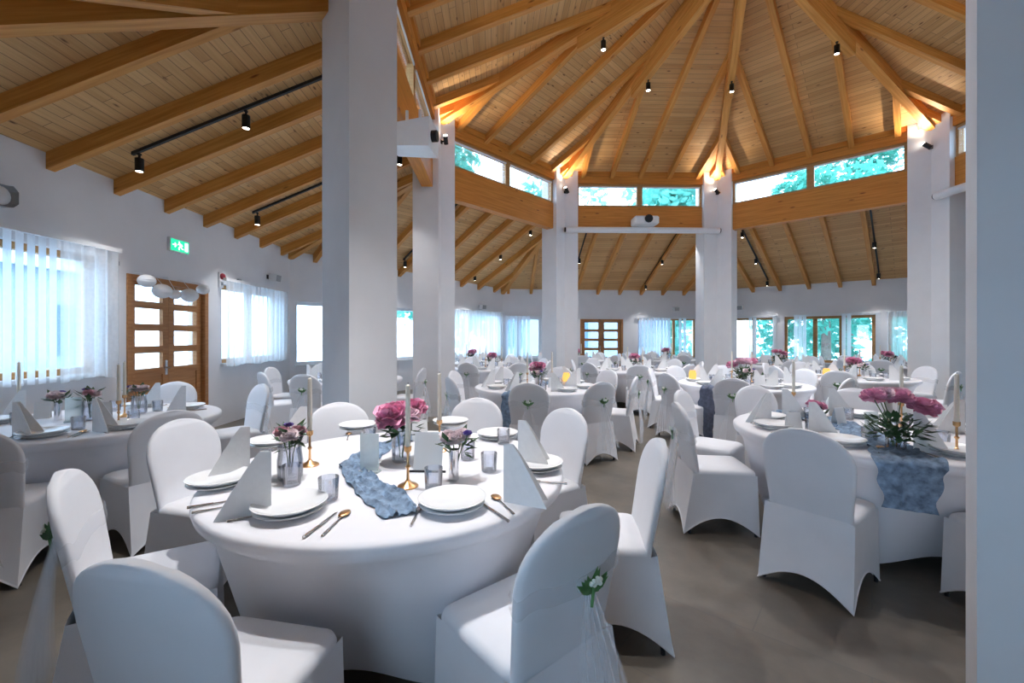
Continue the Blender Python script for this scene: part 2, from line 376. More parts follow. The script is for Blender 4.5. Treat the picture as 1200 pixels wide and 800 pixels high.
# double doors: leaves with four panes over a timber panel
ND = [0]
def build_door(k, u0, u1, z1, npane, light_bottom):
    ND[0] += 1; g = sgroup('door_%d' % ND[0]); fr = MB(); f_ = .07
    wall_box(fr, k, u0, u0 + f_, 0, z1, -.02, .18); wall_box(fr, k, u1 - f_, u1, 0, z1, -.02, .18); wall_box(fr, k, u0 + f_, u1 - f_, z1 - f_, z1, -.02, .18)
    obj('door_frame', fr, 'door', g, 0)
    um = (u0 + u1) / 2
    for a_, b_, hs in ((u0 + f_, um, 1), (um, u1 - f_, -1)):
        lf = MB(); st = .10
        wall_box(lf, k, a_ + .003, a_ + st, .01, z1 - f_, .04, .09); wall_box(lf, k, b_ - st, b_ - .003, .01, z1 - f_, .04, .09)
        zs = [light_bottom + (z1 - f_ - light_bottom) * i / npane for i in range(npane + 1)]
        for z in zs: wall_box(lf, k, a_ + st, b_ - st, max(z - .045, .01), min(z + .045, z1 - f_), .04, .09)
        if light_bottom > .3:
            wall_box(lf, k, a_ + st, b_ - st, .01, .16, .04, .09); wall_box(lf, k, a_ + st, b_ - st, .16, light_bottom - .045, .055, .075)
        o_ = obj('door_leaf', lf, 'door', g, 0)
        p = MB(); wall_box(p, k, a_ + st, b_ - st, light_bottom + .045, z1 - f_ - .045, .062, .068); obj('door_glass', p, 'pane', o_, 0)
        if hs == 1:
            h = MB(); q = b_ - .045; h.tube([wp(k, q, 1.02, .04), wp(k, q, 1.02, -.02), wp(k, q - .11, 1.02, -.02)], .009); wall_box(h, k, q - .02, q + .02, .92, 1.12, .034, .041)
            obj('door_handle', h, 'cutlery', o_)
    n_ = wall_axes(k)[4]; portal(wp(k, um, (z1 + light_bottom) / 2, .2), u1 - u0, z1 - light_bottom, (-n_.x, -n_.y, 0))
build_door(-2, *W_LEFT[1][:2], 2.22, 4, .98)
build_door(0, *W_B[1][:2], 2.04, 5, .35)

# piers: two wall stubs meeting in each octagon corner
PT, PL = .46, .34
SHIFT = {5: (.412, 0), -2: (-.10, .0)}
def pier(k):
    sh = Vector(SHIFT.get(k, (0, 0)))
    vi = vert(k, A) + sh; vo = vert(k, A + PT) + sh; t1 = -tng(k - 1); t2 = tng(k); n1 = nrm(k - 1); n2 = nrm(k)
    loop = [vi, vi + t1 * PL, vi + t1 * PL + n1 * PT, vo, vi + t2 * PL + n2 * PT, vi + t2 * PL]
    zt = HE - .08; m = MB()
    if sum((loop[i].x * loop[(i + 1) % 6].y - loop[(i + 1) % 6].x * loop[i].y) for i in range(6)) < 0: loop.reverse()
    m.loft([[v3(p, 0) for p in loop], [v3(p, zt) for p in loop]], True, True)
    o = struct('pillar', m, 'pier')
    # raised ears either side of the notch the hip sits in
    e = MB()
    for t_, n_ in ((t1, n1), (t2, n2)):
        q = [vi + t_ * .16, vi + t_ * PL, vi + t_ * PL + n_ * .2, vi + t_ * .16 + n_ * .2]
        if (q[1] - q[0]).cross(q[2] - q[1]) < 0: q.reverse()
        e.loft([[v3(p, zt) for p in q], [v3(p, zt + .16) for p in q]], True, True)
    obj('notched_top', e, 'pier', o, 0)
for k in range(-2, 6): pier(k)

# clerestory ring on every side: glulam beam, window with two panes, wall plate
for k in range(-3, 5):
    a_, b_ = vert(k, A), vert(k + 1, A); t = tng(k); n_ = nrm(k); a_ = a_ + t * (PL - .02); b_ = b_ - t * (PL - .02)
    def bx(m, p, q, z0, z1, o0, o1):
        m.hexa([v3(p + n_ * o0, z0), v3(q + n_ * o0, z0), v3(q + n_ * o1, z0), v3(p + n_ * o1, z0), v3(p + n_ * o0, z1), v3(q + n_ * o0, z1), v3(q + n_ * o1, z1), v3(p + n_ * o1, z1)])
    m = MB(); bx(m, a_, b_, HB if k != -3 else HS - .22, HS, .10, .30)
    o = struct('beam', m, 'beam')
    m = MB(); bx(m, a_, b_, HW + .02, HE - .12, .06, .30); bx(m, a_, b_, HE - .12, HE + .10, .02, .30); struct('wall_plate_beam', m, 'beam')
    NWIN[0] += 1; g = sgroup('window_%d' % NWIN[0]); fr = MB(); mid = (a_ + b_) / 2
    bx(fr, a_, b_, HS, HS + .045, .12, .22); bx(fr, a_, b_, HW - .04, HW + .02, .12, .22)
    for p, q in ((a_, a_ + t * .07), (mid - t * .07, mid + t * .07), (b_ - t * .07, b_)): bx(fr, p, q, HS + .045, HW - .04, .12, .22)
    obj('window_frame', fr, 'frame', g, 0)
    for p, q in ((a_ + t * .07, mid - t * .07), (mid + t * .07, b_ - t * .07)):
        pm = MB(); bx(pm, p, q, HS + .045, HW - .04, .165, .171); obj('window_pane', pm, 'pane', g, 0)
        pm = MB(); zz = HW - .04
        bx(pm, p, q, zz - .03, zz, .10, .12); obj('blind_rail', pm, 'white_plastic', g, 0)
    portal(v3(mid + n_ * .5, (HS + HW) / 2), (b_ - a_).length, HW - HS, (-n_.x, -n_.y, 0))

# upper roof: eight boarded faces, rafters, hips
SL = (HAPEX - HE) / A
def up_h(ap): return HAPEX - SL * ap
apex = v3(C, HAPEX); TAN = math.tan(PI / 8)
for k in range(-3, 5):
    n_, t = nrm(k), tng(k); m = MB(); eo = A + .42
    q0, q1 = C + n_ * eo - t * eo * TAN, C + n_ * eo + t * eo * TAN; s_ = math.hypot(1, SL)
    V = [v3(q0, up_h(eo)), v3(q1, up_h(eo)), apex]
    m.add(V, [(0, 1, 2)], [[(-eo * TAN + k * 7, 0), (eo * TAN + k * 7, 0), (k * 7, eo * s_)]])
    m.add([p + Vector((0, 0, .14)) for p in V], [(2, 1, 0)], [[(0, 0)] * 3]); m.add([V[0], V[1], V[1] + Vector((0, 0, .14)), V[0] + Vector((0, 0, .14))], [(3, 2, 1, 0)])
    ce = struct('ceiling_upper_' + SIDE_NAME[k if k >= -2 else 5], m, 'boards')
    for s0 in [i * .74 for i in range(-2, 3)] + [-1.82, 1.82]:
        ap = max(abs(s0) / TAN, .35)
        if A - ap < .15: continue
        r = MB(); r.beam(v3(C + n_ * (A + .1) + t * s0, up_h(A + .1)), v3(C + n_ * ap + t * s0, up_h(ap)), .10, .15); obj('rafter', r, 'rafter', ce, 0)
    h = MB(); p = vert(k, A + .12); h.beam(v3(p, up_h(A + .12) + .02), apex + Vector((0, 0, -.02)), .14, .24); obj('hip_rafter', h, 'rafter', ce, 0)
    h = MB(); e0 = v3(p, up_h(A + .12) - .20); e1 = apex + Vector((0, 0, -.24)); h.beam(e0.lerp(e1, .52), e1, .12, .22); obj('hip_tie', h, 'rafter', ce, 0)

# lower ring roof: ruled boarding from the ring beam down to the outer walls
AI = A + .2; HI = HB + .56
LOW = {}
def hip_in(k): return v3(vert(k, AI), HI)
def hip_out(k): o = outc(k); return Vector(o)
def low_pt(k, s0):
    """inner and outer end of the line at offset s0 along side k, clipped by the hips"""
    n_, t = nrm(k), tng(k); base = C + t * s0
    a, b = Vector(outc(k)[:2]), Vector(outc(k + 1)[:2]); d = b - a
    cr = lambda p, q: p.x * q.y - p.y * q.x
    den = cr(n_, d); r_out = cr(a - base, d) / den; u = cr(a - base, n_) / den
    if 0 <= u <= 1:
        po = base + n_ * r_out; ho = outc(k)[2] + (outc(k + 1)[2] - outc(k)[2]) * u
    else: return None
    half = AI * TAN
    if abs(s0) <= half: return v3(base + n_ * AI, HI), v3(po, ho)
    kk = k + 1 if s0 > 0 else k
    p, q = hip_in(kk), hip_out(kk); e = (q - p).to_2d(); u2 = cr(p.to_2d() - base, e) / cr(n_, e); pi_ = base + n_ * u2
    w_ = (pi_ - p.to_2d()).length / e.length
    if w_ >= .97: return None
    return p.lerp(q, w_), v3(po, ho)
for k in range(-2, 6):
    m = MB(); N_ = 12; V = []; fs = []; uv = []
    i0, i1, o0, o1 = hip_in(k), hip_in(k + 1), hip_out(k), hip_out(k + 1)
    for j in range(N_ + 1):
        a_ = i0.lerp(i1, j / N_); b_ = o0.lerp(o1, j / N_); e = b_ + (b_ - a_) * .14; V += [a_, e]
    t = tng(k); n_ = nrm(k)
    U2 = lambda p: ((p.to_2d() - C).dot(t) + k * 5, (p.to_2d() - C).dot(n_) * 1.08)
    for j in range(N_):
        q = (2 * j, 2 * j + 2, 2 * j + 3, 2 * j + 1); fs.append(q); uv.append([U2(V[i]) for i in q])
    nV = len(V); up = [p + Vector((0, 0, .14)) for p in V]; fs2 = [tuple(nV + i for i in reversed(f)) for f in fs]; rimf = []
    for j in range(N_):
        rimf += [(2 * j, nV + 2 * j, nV + 2 * j + 2, 2 * j + 2), (2 * j + 1, 2 * j + 3, nV + 2 * j + 3, nV + 2 * j + 1)]
    rimf += [(0, 1, nV + 1, nV), (2 * N_, nV + 2 * N_, nV + 2 * N_ + 1, 2 * N_ + 1)]
    m.add(V + up, fs + fs2 + rimf, uv + [[(0, 0)] * 4] * (len(fs2) + len(rimf)))
    ce = struct('ceiling_' + SIDE_NAME[k], m, 'boards')
    if k == -2: offs = [(-1.66 + .75 * i) for i in range(-4, 8)]
    elif k == 0: offs = [-.95 - .78 * 4 + .78 * i for i in range(0, 14)]
    else: offs = [.76 * i + .1 for i in range(-6, 7)]
    for s0 in offs:
        pr = low_pt(k, s0)
        if pr and (pr[1] - pr[0]).length > .35:
            r = MB(); dn = Vector((0, 0, .02)); d_ = (pr[1] - pr[0]).normalized()
            r.beam(pr[0] + dn, pr[1] + dn - d_ * .004, .09, .19); obj('rafter', r, 'rafter', ce, 0)
    h = MB(); h.beam(hip_in(k) + Vector((0, 0, .03)), hip_out(k) + Vector((0, 0, .03)), .14, .22); obj('hip_rafter', h, 'rafter', ce, 0)

# ------------------------------------------------------------------ lamps
def spot_light(parent, loc, direction, watts, ang, col, blend=.85, r=.04):
    l = bpy.data.lights.new('lamp_light', 'SPOT'); l.energy = watts; l.spot_size = math.radians(ang); l.spot_blend = blend; l.color = col; l.shadow_soft_size = r
    o = bpy.data.objects.new('lamp_light', l); COL.objects.link(o); o.parent = parent; o.location = loc
    o.rotation_euler = Vector(direction).to_track_quat('-Z', 'Y').to_euler(); return o
WARM, NEUT = (1, .80, .56), (.96, .97, 1.0)
ms = MB(); ms.tube([(0, 0, 0), (0, 0, -.07)], .012); ms.box((0, 0, -.012), (.03, .03, .02)); SPOT_MOUNT = ms.mesh('mount', 'black')
ms = MB(); ms.lathe([(.001, -.06), (.042, -.06), (.042, -.20), (.036, -.205), (.036, -.19), (.001, -.19)], n=16); SPOT_BODY = ms.mesh('lamp_body', 'black')
ms = MB(); ms.lathe([(.001, -.203), (.034, -.2)], n=16); SPOT_LENS = ms.mesh('lens', 'lens')
ORD = ['nearest the wall', 'in the middle', 'nearest the ring beam']
def track(k, s0, where, lit=TRACK_W, ang=84, spots=((.97, 0), (.52, 1), (.06, 2))):
    a_, b_ = low_pt(k, s0); d = b_ - a_; p0 = a_ + d * (.06 if abs(s0) < 1.5 else .16); p1 = b_ - d.normalized() * .55; dz = Vector((0, 0, -.075))
    m = MB(); m.beam(p0 + Vector((0, 0, -.03)), p1 + Vector((0, 0, -.03)), .035, .035)
    tag(obj('lighting_track', m, 'black', None, 0), 'black track fixed to the boarded ceiling %s' % where, 'lighting track')
    for f_, nm in [(q_[0], ORD[q_[1]]) for q_ in spots]:
        q = p0.lerp(p1, f_) + dz
        r = thing('track_spotlight', 'black spotlight %s on the track %s' % (nm, where), 'spotlight', q, 0, 'track spotlights under the ring roof')
        obj('mount', SPOT_MOUNT, None, r); bo = obj('lamp_body', SPOT_BODY, None, r); obj('lens', SPOT_LENS, None, bo)
        spot_light(r, (0, 0, -.22), (0, 0, -1), lit, ang, NEUT)
track(-2, -1.29, 'over the table by the left window'); track(-2, .97, 'beyond the timber door at left')
track(-1, -.87, 'behind the second white pillar'); track(-1, 1.67, 'left of the third white pillar')
track(0, -1.2, 'above the far timber door'); track(0, 1.35, 'above the far bluish window')
track(1, -1.65, 'right of the fourth white pillar'); track(1, .99, 'above the far green windows')
track(5, .55, 'above the front table', FRONT_W, 66, ((.30, 1), (.05, 2)))
# spots on the upper hips
for k in range(-2, 6):
    for w_, nm in ((.60, 'lower'),):
        p = v3(vert(k, A + .12), up_h(A + .12)).lerp(apex, w_) + Vector((0, 0, -.47))
        nmk = {-2: 'first', -1: 'second', 0: 'third', 1: 'fourth', 2: 'fifth', 3: 'sixth', 4: 'seventh', 5: 'eighth'}[k]
        r = thing('hip_spotlight', 'black spotlight hanging from the roof hip above the %s pillar' % nmk, 'spotlight', p, 0, 'spotlights on the upper roof hips')
        obj('mount', SPOT_MOUNT, None, r); bo = obj('lamp_body', SPOT_BODY, None, r); obj('lens', SPOT_LENS, None, bo)
        spot_light(r, (0, 0, -.22), (0, 0, -1), HIP_W, 110, NEUT)
PIER_WORD = {-2: 'first', -1: 'second', 0: 'third', 1: 'fourth', 2: 'fifth', 5: 'right foreground'}
for k in range(-2, 6):
    p = vert(k, A) ; inw = (C - p).normalized(); z = HE - .55; q = p + inw * .002
    nm = PIER_WORD.get(k, {3: 'sixth', 4: 'seventh'}.get(k))
    r = thing('pillar_spotlight', 'small black adjustable lamp near the top of the %s pillar' % nm, 'spotlight', v3(q, z), math.atan2(-inw.x, inw.y), 'adjustable lamps on the pillars')
    m = MB(); m.tube([(0, 0, 0), (0, .07, 0)], .014); m.box((0, .008, 0), (.07, .016, .07)); obj('mount', m, 'black', r)
    m = MB(); m.tube([(-.04, .09, -.04), (.06, .13, .07)], .042, 12); bo = obj('lamp_body', m, 'black', r)
    m = MB(); m.tube([(.0595, .1298, .0695), (.064, .1316, .0745)], .034, 12); obj('lens', m, 'lens', bo)
    spot_light(r, (.085, .15, .10), (.0, .55, 1), UP_W, 125, WARM, .9)

# ------------------------------------------------------------------ chair with stretch cover, sash and sprig
def chair_half_width(z):
    if z < .47: return .208
    if z < .72: return .208 + (.233 - .208) * ((z - .47) / .25)
    q = min((z - .72) / .21, 1); return .233 * max(1 - q ** 2.5, 0) ** .5
def back_center(z): return -.185 - max(z - .42, 0) * .17 - .10 * max(z - .7, 0) ** 1.5
def back_ring(z, grow=0, n=24):
    w_ = chair_half_width(z) + grow; t_ = (.024 if z < .915 else .016) + grow; y0 = back_center(z); o = []
    for j in range(n):
        a = 2 * PI * j / n; cx_, sy_ = math.cos(a), math.sin(a)
        x = w_ * (abs(cx_) ** .55) * (1 if cx_ >= 0 else -1); y = t_ * (abs(sy_) ** .55) * (1 if sy_ >= 0 else -1)
        o.append((x, y0 + y + .28 * x * x, z))
    return o
mb = MB(); zs = [.40, .44, .48, .54, .60, .66, .72, .76, .80, .835, .865, .888, .904, .915, .922, .927, .9295]
mb.loft([back_ring(z) for z in zs], True, True); ME_BACK = mb.mesh('backrest', 'cover', 60)
def rrect(hx, y0, y1, r, z, n=5):
    o = []
    for cx_, cy_, a0 in ((hx - r, y1 - r, 0), (-hx + r, y1 - r, PI / 2), (-hx + r, y0 + r, PI), (hx - r, y0 + r, 1.5 * PI)):
        for k in range(n): a = a0 + k / (n - 1) * PI / 2; o.append((cx_ + r * math.cos(a), cy_ + r * math.sin(a), z))
    return o
mb = MB(); mb.loft([rrect(.218, -.19, .225, .05, .415), rrect(.222, -.19, .23, .05, .44), rrect(.216, -.185, .224, .05, .46), rrect(.195, -.17, .205, .045, .472), rrect(.12, -.10, .13, .04, .478)], True, True)
ME_SEAT = mb.mesh('seat', 'cover', 60)
mb = MB(); NS = 14; top, bot, mid = [], [], []
cor_t = [(.222, .226), (-.222, .226), (-.222, -.215), (.222, -.215)]; cor_b = [(.228, .240), (-.228, .240), (-.232, -.285), (.232, -.285)]
rings = [[] for _ in range(7)]
for sd in range(4):
    a_t, b_t = cor_t[sd], cor_t[(sd + 1) % 4]; a_b, b_b = cor_b[sd], cor_b[(sd + 1) % 4]
    for j in range(NS):
        u = j / NS; arch = (1 - abs(2 * u - 1) ** 2.0); zb = .006 + arch * (.105 if sd % 2 == 0 else .12)
        pt = Vector((a_t[0] + (b_t[0] - a_t[0]) * u, a_t[1] + (b_t[1] - a_t[1]) * u, .44 if sd != 2 else .45))
        pb = Vector((a_b[0] + (b_b[0] - a_b[0]) * u, a_b[1] + (b_b[1] - a_b[1]) * u, zb)); nin = Vector((-(pb.x + pt.x) / 2, -(pb.y + pt.y) / 2, 0)) * .07 * arch
        pb = pb + nin * .8
        for i in range(7):
            f_ = i / 6; p = pt.lerp(pb, f_) + nin * (math.sin(f_ * PI) * .5)
            if i == 0: p = p * 1.0
            rings[i].append(p)
mb.loft(rings); ME_SKIRT = mb.mesh('skirt', 'cover', 50)
mb = MB(); hem = [p + Vector((0, 0, 0)) for p in rings[6]]; mb.tube(hem + [hem[0]], .005, 5, False); ME_HEM = mb.mesh('skirt_hem', 'cover', 60)
def leg_mesh(x, y):
    m = MB(); m.tube([(x, y, .40), (x * 1.16, y * 1.3 if y < 0 else y * 1.18, .012)], [.011, .010], 8); m.lathe([(.001, 0), (.011, 0), (.011, .01), (.010, .03)], (x * 1.16, y * 1.3 if y < 0 else y * 1.18, 0), 8); return m.mesh('leg', 'steel', 50)
ME_LEGS = [leg_mesh(sx_ * .185, y) for sx_ in (-1, 1) for y in (.185, -.185)]
mb = MB(); r0 = []
for i, z in enumerate([.655, .672, .69, .705, .72]): r0.append([(p[0], p[1], p[2] + .012 * math.sin(j * 1.3)) for j, p in enumerate(back_ring(z, .006 + .004 * (i % 2)))])
mb.loft(r0); ME_BAND = mb.mesh('sash_band', 'tulle', 60)
def tail_mesh(dx, ln, seed):
    rnd = random.Random(seed); m = MB(); V = []; nu, nv = 14, 12
    yk = back_center(.69) - .045
    for i in range(nv + 1):
        f_ = i / nv; z = .685 - ln * f_; half = .018 + .12 * f_ ** .8
        for j in range(nu + 1):
            u = j / nu * 2 - 1; V.append((dx * f_ + u * half, yk - .02 - .05 * math.sin(f_ * 1.6) - .015 * math.sin(j * 2.1 + seed) * (.3 + f_), z + .01 * math.sin(j * 1.7)))
    m.add(V, [(i * (nu + 1) + j, i * (nu + 1) + j + 1, (i + 1) * (nu + 1) + j + 1, (i + 1) * (nu + 1) + j) for i in range(nv) for j in range(nu)]); return m.mesh('sash_tail', 'tulle', 60)
ME_TAILS = [tail_mesh(-.05, .60, 1), tail_mesh(.07, .52, 2)]
mb = MB(); mb.ball((0, back_center(.69) - .046, .69), .026, 12, 8, (1.1, .7, 1)); ME_KNOT = mb.mesh('sash_knot', 'tulle', 60)
def sprig_meshes():
    rnd = random.Random(5); m = MB(); f = MB(); y0 = back_center(.70) - .075
    for i in range(26):
        a = rnd.uniform(-1.1, 1.1); L = rnd.uniform(.03, .085); b_ = Vector((0, y0, .68)); d = Vector((math.sin(a), -.25 * rnd.random(), math.cos(a))); s_ = Vector((d.z, 0, -d.x)) * .011
        p = b_ + d * L * .5; q = b_ + d * L
        m.add([p - d * .02, p - s_ + Vector((0, .004, 0)), q, p + s_ - Vector((0, .004, 0))], [(0, 1, 2, 3)])
    m.tube([(0, y0, .64), (0, y0 - .01, .72)], .005, 6)
    for i in range(7): f.ball((.007 * (i - 3), y0 - .016 - .004 * (i % 2), .722 + .008 * math.sin(i * 2.1)), .0075, 7, 5)
    return m.mesh('flower_sprig', 'sprig_leaf', 0), f.mesh('floret_cluster', 'sprig_white', 60)
ME_SPRIG, ME_FLORET = sprig_meshes()
def make_chair(name, bow):
    t = thing(name, 'x', 'chair')
    obj('seat', ME_SEAT, None, t); obj('backrest', ME_BACK, None, t); sk = obj('skirt', ME_SKIRT, None, t); obj('hem', ME_HEM, None, sk)
    for me in ME_LEGS: obj('leg', me, None, t)
    if bow:
        b_ = obj('tulle_sash', ME_BAND, None, t); obj('knot', ME_KNOT, None, b_)
        for me in ME_TAILS: obj('sash_tail', me, None, b_)
        s_ = obj('flower_sprig', ME_SPRIG, None, t); obj('floret_cluster', ME_FLORET, None, s_)
    return t
CHAIR_BOW = make_chair('banquet_chair', True); CHAIR_PLAIN = make_chair('covered_chair', False)

# ------------------------------------------------------------------ table with stretch cover
R_T, Z_T = .90, .745
mb = MB(); N_ = 96
def cover_r(z, a):
    f_ = max(z, 0) / Z_T; pull = .5 + .5 * math.cos(5 * a)
    return (.60 + .26 * f_ ** .85) + (1 - f_) * (.10 * pull - .05)
rings = []
for r_, z in ((.001, Z_T), (.5, Z_T), (.86, Z_T), (.888, Z_T - .002), (.899, Z_T - .012), (.90, Z_T - .03), (.893, Z_T - .055), (.872, Z_T - .075)):
    rings.append([(r_ * math.cos(2 * PI * j / N_), r_ * math.sin(2 * PI * j / N_), z) for j in range(N_)])
TOPR = rings
mb.loft(rings); ME_TOP = mb.mesh('table_top', 'cloth', 50)
mb = MB(); rings = []
for i in range(13):
    f_ = i / 12; row = []
    for j in range(N_):
        a = 2 * PI * j / N_; hem = .015 + .10 * (.5 - .5 * math.cos(5 * a)) ** .7; z = (Z_T - .07) * (1 - f_) + hem * f_
        rr = cover_r(z, a) if f_ > .05 else .868
        row.append((rr * math.cos(a), rr * math.sin(a), z))
    rings.append(row)
mb.loft(rings); ME_TSKIRT = mb.mesh('table_skirt', 'cloth', 60)
TLEGS = []
for i in range(5):
    a = 2 * PI * i / 5; m = MB(); m.tube([(.52 * math.cos(a), .52 * math.sin(a), .66), (.59 * math.cos(a), .59 * math.sin(a), .0)], .016, 8); TLEGS.append(m.mesh('leg', 'steel', 50))
def make_table():
    t = thing('banquet_table', 'x', 'table'); obj('table_top', ME_TOP, None, t); obj('table_skirt', ME_TSKIRT, None, t)
    for me in TLEGS: obj('leg', me, None, t)
    return t
TABLE = make_table()

# ------------------------------------------------------------------ tableware prototypes
def proto_plate():
    t = thing('dinner_plate', 'x', 'plate')
    m = MB(); m.lathe([(.001, 0), (.08, 0), (.085, .004), (.132, .020), (.135, .023), (.130, .025), (.09, .012), (.001, .011)], n=40); obj('charger', m, 'china', t)
    m = MB(); m.lathe([(.001, .012), (.08, .012), (.088, .016), (.138, .042), (.141, .046), (.136, .0475), (.092, .028), (.001, .026)], n=40); obj('bowl_plate', m, 'china', t); return t
def proto_napkin():
    m = MB(); rings = []; n = 10; H_ = .245
    for i in range(n + 1):
        f_ = i / n; L = .145 * (1 - f_) ** .9 + .042; W = .040 * (1 - f_) + .012; z = H_ * f_; th = .004
        rings.append([(0, 0, z), (-L, W, z - .02 * 0), (-L, W - th, z), (-th * 1.6, 0, z), (-L, -W + th, z), (-L, -W, z)])
    m.loft([[Vector(p) for p in r] for r in rings], True, True); return obj('napkin', m, 'napkin', None, 30)
def proto_tumbler():
    t = thing('cut_glass_tumbler', 'x', 'glass')
    m = MB(); m.lathe([(.001, 0), (.034, 0), (.038, .006), (.042, .098), (.0395, .098), (.035, .014), (.001, .012)], n=48, flute=.02, nfl=16); obj('glass_body', m, 'blue_glass', t, 60)
    m = MB(); m.lathe([(.001, .012), (.033, .012), (.034, .0125)], n=24); obj('glass_base', m, 'glass', t); return t
def proto_spoon():
    t = thing('spoon', 'x', 'spoon'); m = MB(); m.tube([(0, -.10, .004), (0, -.02, .006), (0, .05, .007)], [.005, .0032, .0028], 8); m.ball((0, -.10, .004), .006, 8, 6, (1, 1.2, .6)); obj('handle', m, 'cutlery', t)
    m = MB(); rings = []
    m.ball((0, .08, .009), .034, 16, 8, (.62, 1, .20)); obj('spoon_bowl', m, 'gold', t); return t
def proto_knife():
    t = thing('table_knife', 'x', 'knife'); m = MB(); m.tube([(0, -.11, .005), (0, -.02, .005)], [.006, .005], 8); obj('handle', m, 'cutlery', t)
    m = MB(); m.hexa([(-.007, -.02, .003), (.007, -.02, .003), (.002, .11, .003), (-.006, .10, .003), (-.007, -.02, .006), (.007, -.02, .006), (.002, .11, .005), (-.006, .10, .006)]); obj('blade', m, 'cutlery', t, 0); return t
def proto_fork():
    t = thing('table_fork', 'x', 'fork'); m = MB(); m.tube([(0, -.10, .004), (0, .03, .006)], [.0055, .003], 8); obj('handle', m, 'cutlery', t)
    m = MB(); m.rbox((0, .045, .007), (.022, .035, .003), .008)
    for i in range(4): m.tube([(-.009 + .006 * i, .058, .007), (-.009 + .006 * i, .10, .011)], [.0018, .0012], 6)
    obj('tines', m, 'cutlery', t); return t
def proto_candlestick(h, name='candlestick'):
    t = thing(name, 'x', 'candlestick'); m = MB(); m.lathe([(.001, 0), (.048, 0), (.048, .006), (.040, .012), (.018, .020), (.009, .032), (.001, .034)], n=28); obj('base', m, 'gold', t)
    m = MB(); m.lathe([(.007, .03), (.006, h * .45), (.013, h * .5), (.006, h * .55), (.006, h - .03)], n=16); obj('stem', m, 'gold', t)
    m = MB(); m.lathe([(.006, h - .032), (.017, h - .022), (.018, h), (.014, h), (.013, h - .012), (.001, h - .012)], n=20); obj('cup', m, 'gold', t); return t
def proto_candle(h, r=.013):
    t = thing('taper_candle', 'x', 'candle'); m = MB(); m.lathe([(.001, 0), (r, 0), (r * .95, h * .6), (r * .82, h - .006), (r * .4, h), (.001, h)], n=16); obj('wax', m, 'wax', t)
    m = MB(); m.tube([(0, 0, h - .002), (.001, 0, h + .010)], .0013, 6); obj('wick', m, 'black', t); return t
def petal(m, c, az, el, size, cup=.35):
    d = Vector((math.cos(az) * math.cos(el), math.sin(az) * math.cos(el), math.sin(el))); s_ = Vector((-math.sin(az), math.cos(az), 0)); n_ = d.cross(s_)
    V = []
    for i in range(4):
        f_ = i / 3; wd = size * (.30 + .75 * math.sin(PI * (.15 + .62 * f_)))
        for j in range(5):
            u = (j / 2 - 1); V.append(Vector(c) + d * size * 1.15 * f_ + s_ * wd * u * .62 + n_ * (size * cup * (f_ * f_) - size * .30 * u * u * f_) + d * (.06 * size * math.sin(j * 2.6 + az * 5) * f_))
    m.add(V, [(i * 5 + j, i * 5 + j + 1, (i + 1) * 5 + j + 1, (i + 1) * 5 + j) for i in range(3) for j in range(4)])
def bloom_mesh(r, mat, seed, layers=((8, -.45, .85), (9, -.05, .95), (9, .3, .95), (9, .6, .9), (8, .9, .82), (7, 1.15, .75), (5, 1.4, .7))):
    rnd = random.Random(seed); m = MB(); m.ball((0, 0, r * .1), r * .45, 10, 6)
    for n, el, sz in layers:
        a0 = rnd.random() * 6
        for i in range(n): petal(m, (0, 0, -r * .1), a0 + 2 * PI * i / n + rnd.uniform(-.2, .2), el + rnd.uniform(-.12, .12), r * sz * rnd.uniform(.85, 1.05))
    return m.mesh('bloom', mat, 60)
BL = {'peony': bloom_mesh(.10, 'peony', 1), 'peony2': bloom_mesh(.075, 'peony', 2), 'peony3': bloom_mesh(.062, 'peony', 12), 'pale': bloom_mesh(.06, 'peony_pale', 3), 'cream': bloom_mesh(.042, 'cream_petal', 4), 'dusky': bloom_mesh(.036, 'dusky', 5), 'purple': bloom_mesh(.022, 'purple', 6, ((8, .3, 1), (7, .8, .8), (4, 1.2, .6))), 'small': bloom_mesh(.042, 'peony', 7)}
def leaves_mesh(n, spread, z0, z1, seed, size=.07):
    rnd = random.Random(seed); m = MB()
    for i in range(n):
        a = rnd.random() * 2 * PI; r_ = spread * rnd.random() ** .6; c = Vector((r_ * math.cos(a), r_ * math.sin(a), rnd.uniform(z0, z1))); el = rnd.uniform(-.6, .9); L = size * rnd.uniform(.7, 1.3)
        d = Vector((math.cos(a) * math.cos(el), math.sin(a) * math.cos(el), math.sin(el))); s_ = Vector((-math.sin(a), math.cos(a), 0)) * L * .26; up = Vector((0, 0, L * .08))
        m.add([c, c + d * L * .45 - s_, c + d * L, c + d * L * .45 + s_, c + d * L * .45 - up], [(0, 1, 4), (1, 2, 4), (2, 3, 4), (3, 0, 4)])
    return m.mesh('leaves', 'leaf', 0)
def bouquet(name, blooms, base_z, lv, seed):
    """blooms: (key, x, y, z); stems run down into the vase at base_z"""
    t = thing(name, 'x', 'flowers')
    for key, x, y, z in blooms:
        o = obj('bloom', BL[key], None, t, 60, (x, y, z)); o.rotation_euler = (-y * 2.2, x * 2.2, seed + x * 30)
    m = MB()
    for key, x, y, z in blooms: m.tube([(x * .12, y * .12, base_z), (x * .4, y * .4, (base_z + z) / 2), (x, y, z - .01)], .0032, 6)
    obj('stems', m, 'stem', t)
    if lv: obj('leaves', leaves_mesh(*lv, seed), None, t, 0)
    return t
def proto_vase(name, prof, mat):
    t = thing(name, 'x', 'vase'); m = MB(); m.lathe(prof, n=32); obj('vase_body', m, mat, t, 50); return t
VASE_PROF = [(.001, 0), (.045, 0), (.05, .01), (.052, .10), (.045, .16), (.05, .18), (.047, .18), (.042, .16), (.048, .10), (.046, .014), (.001, .012)]
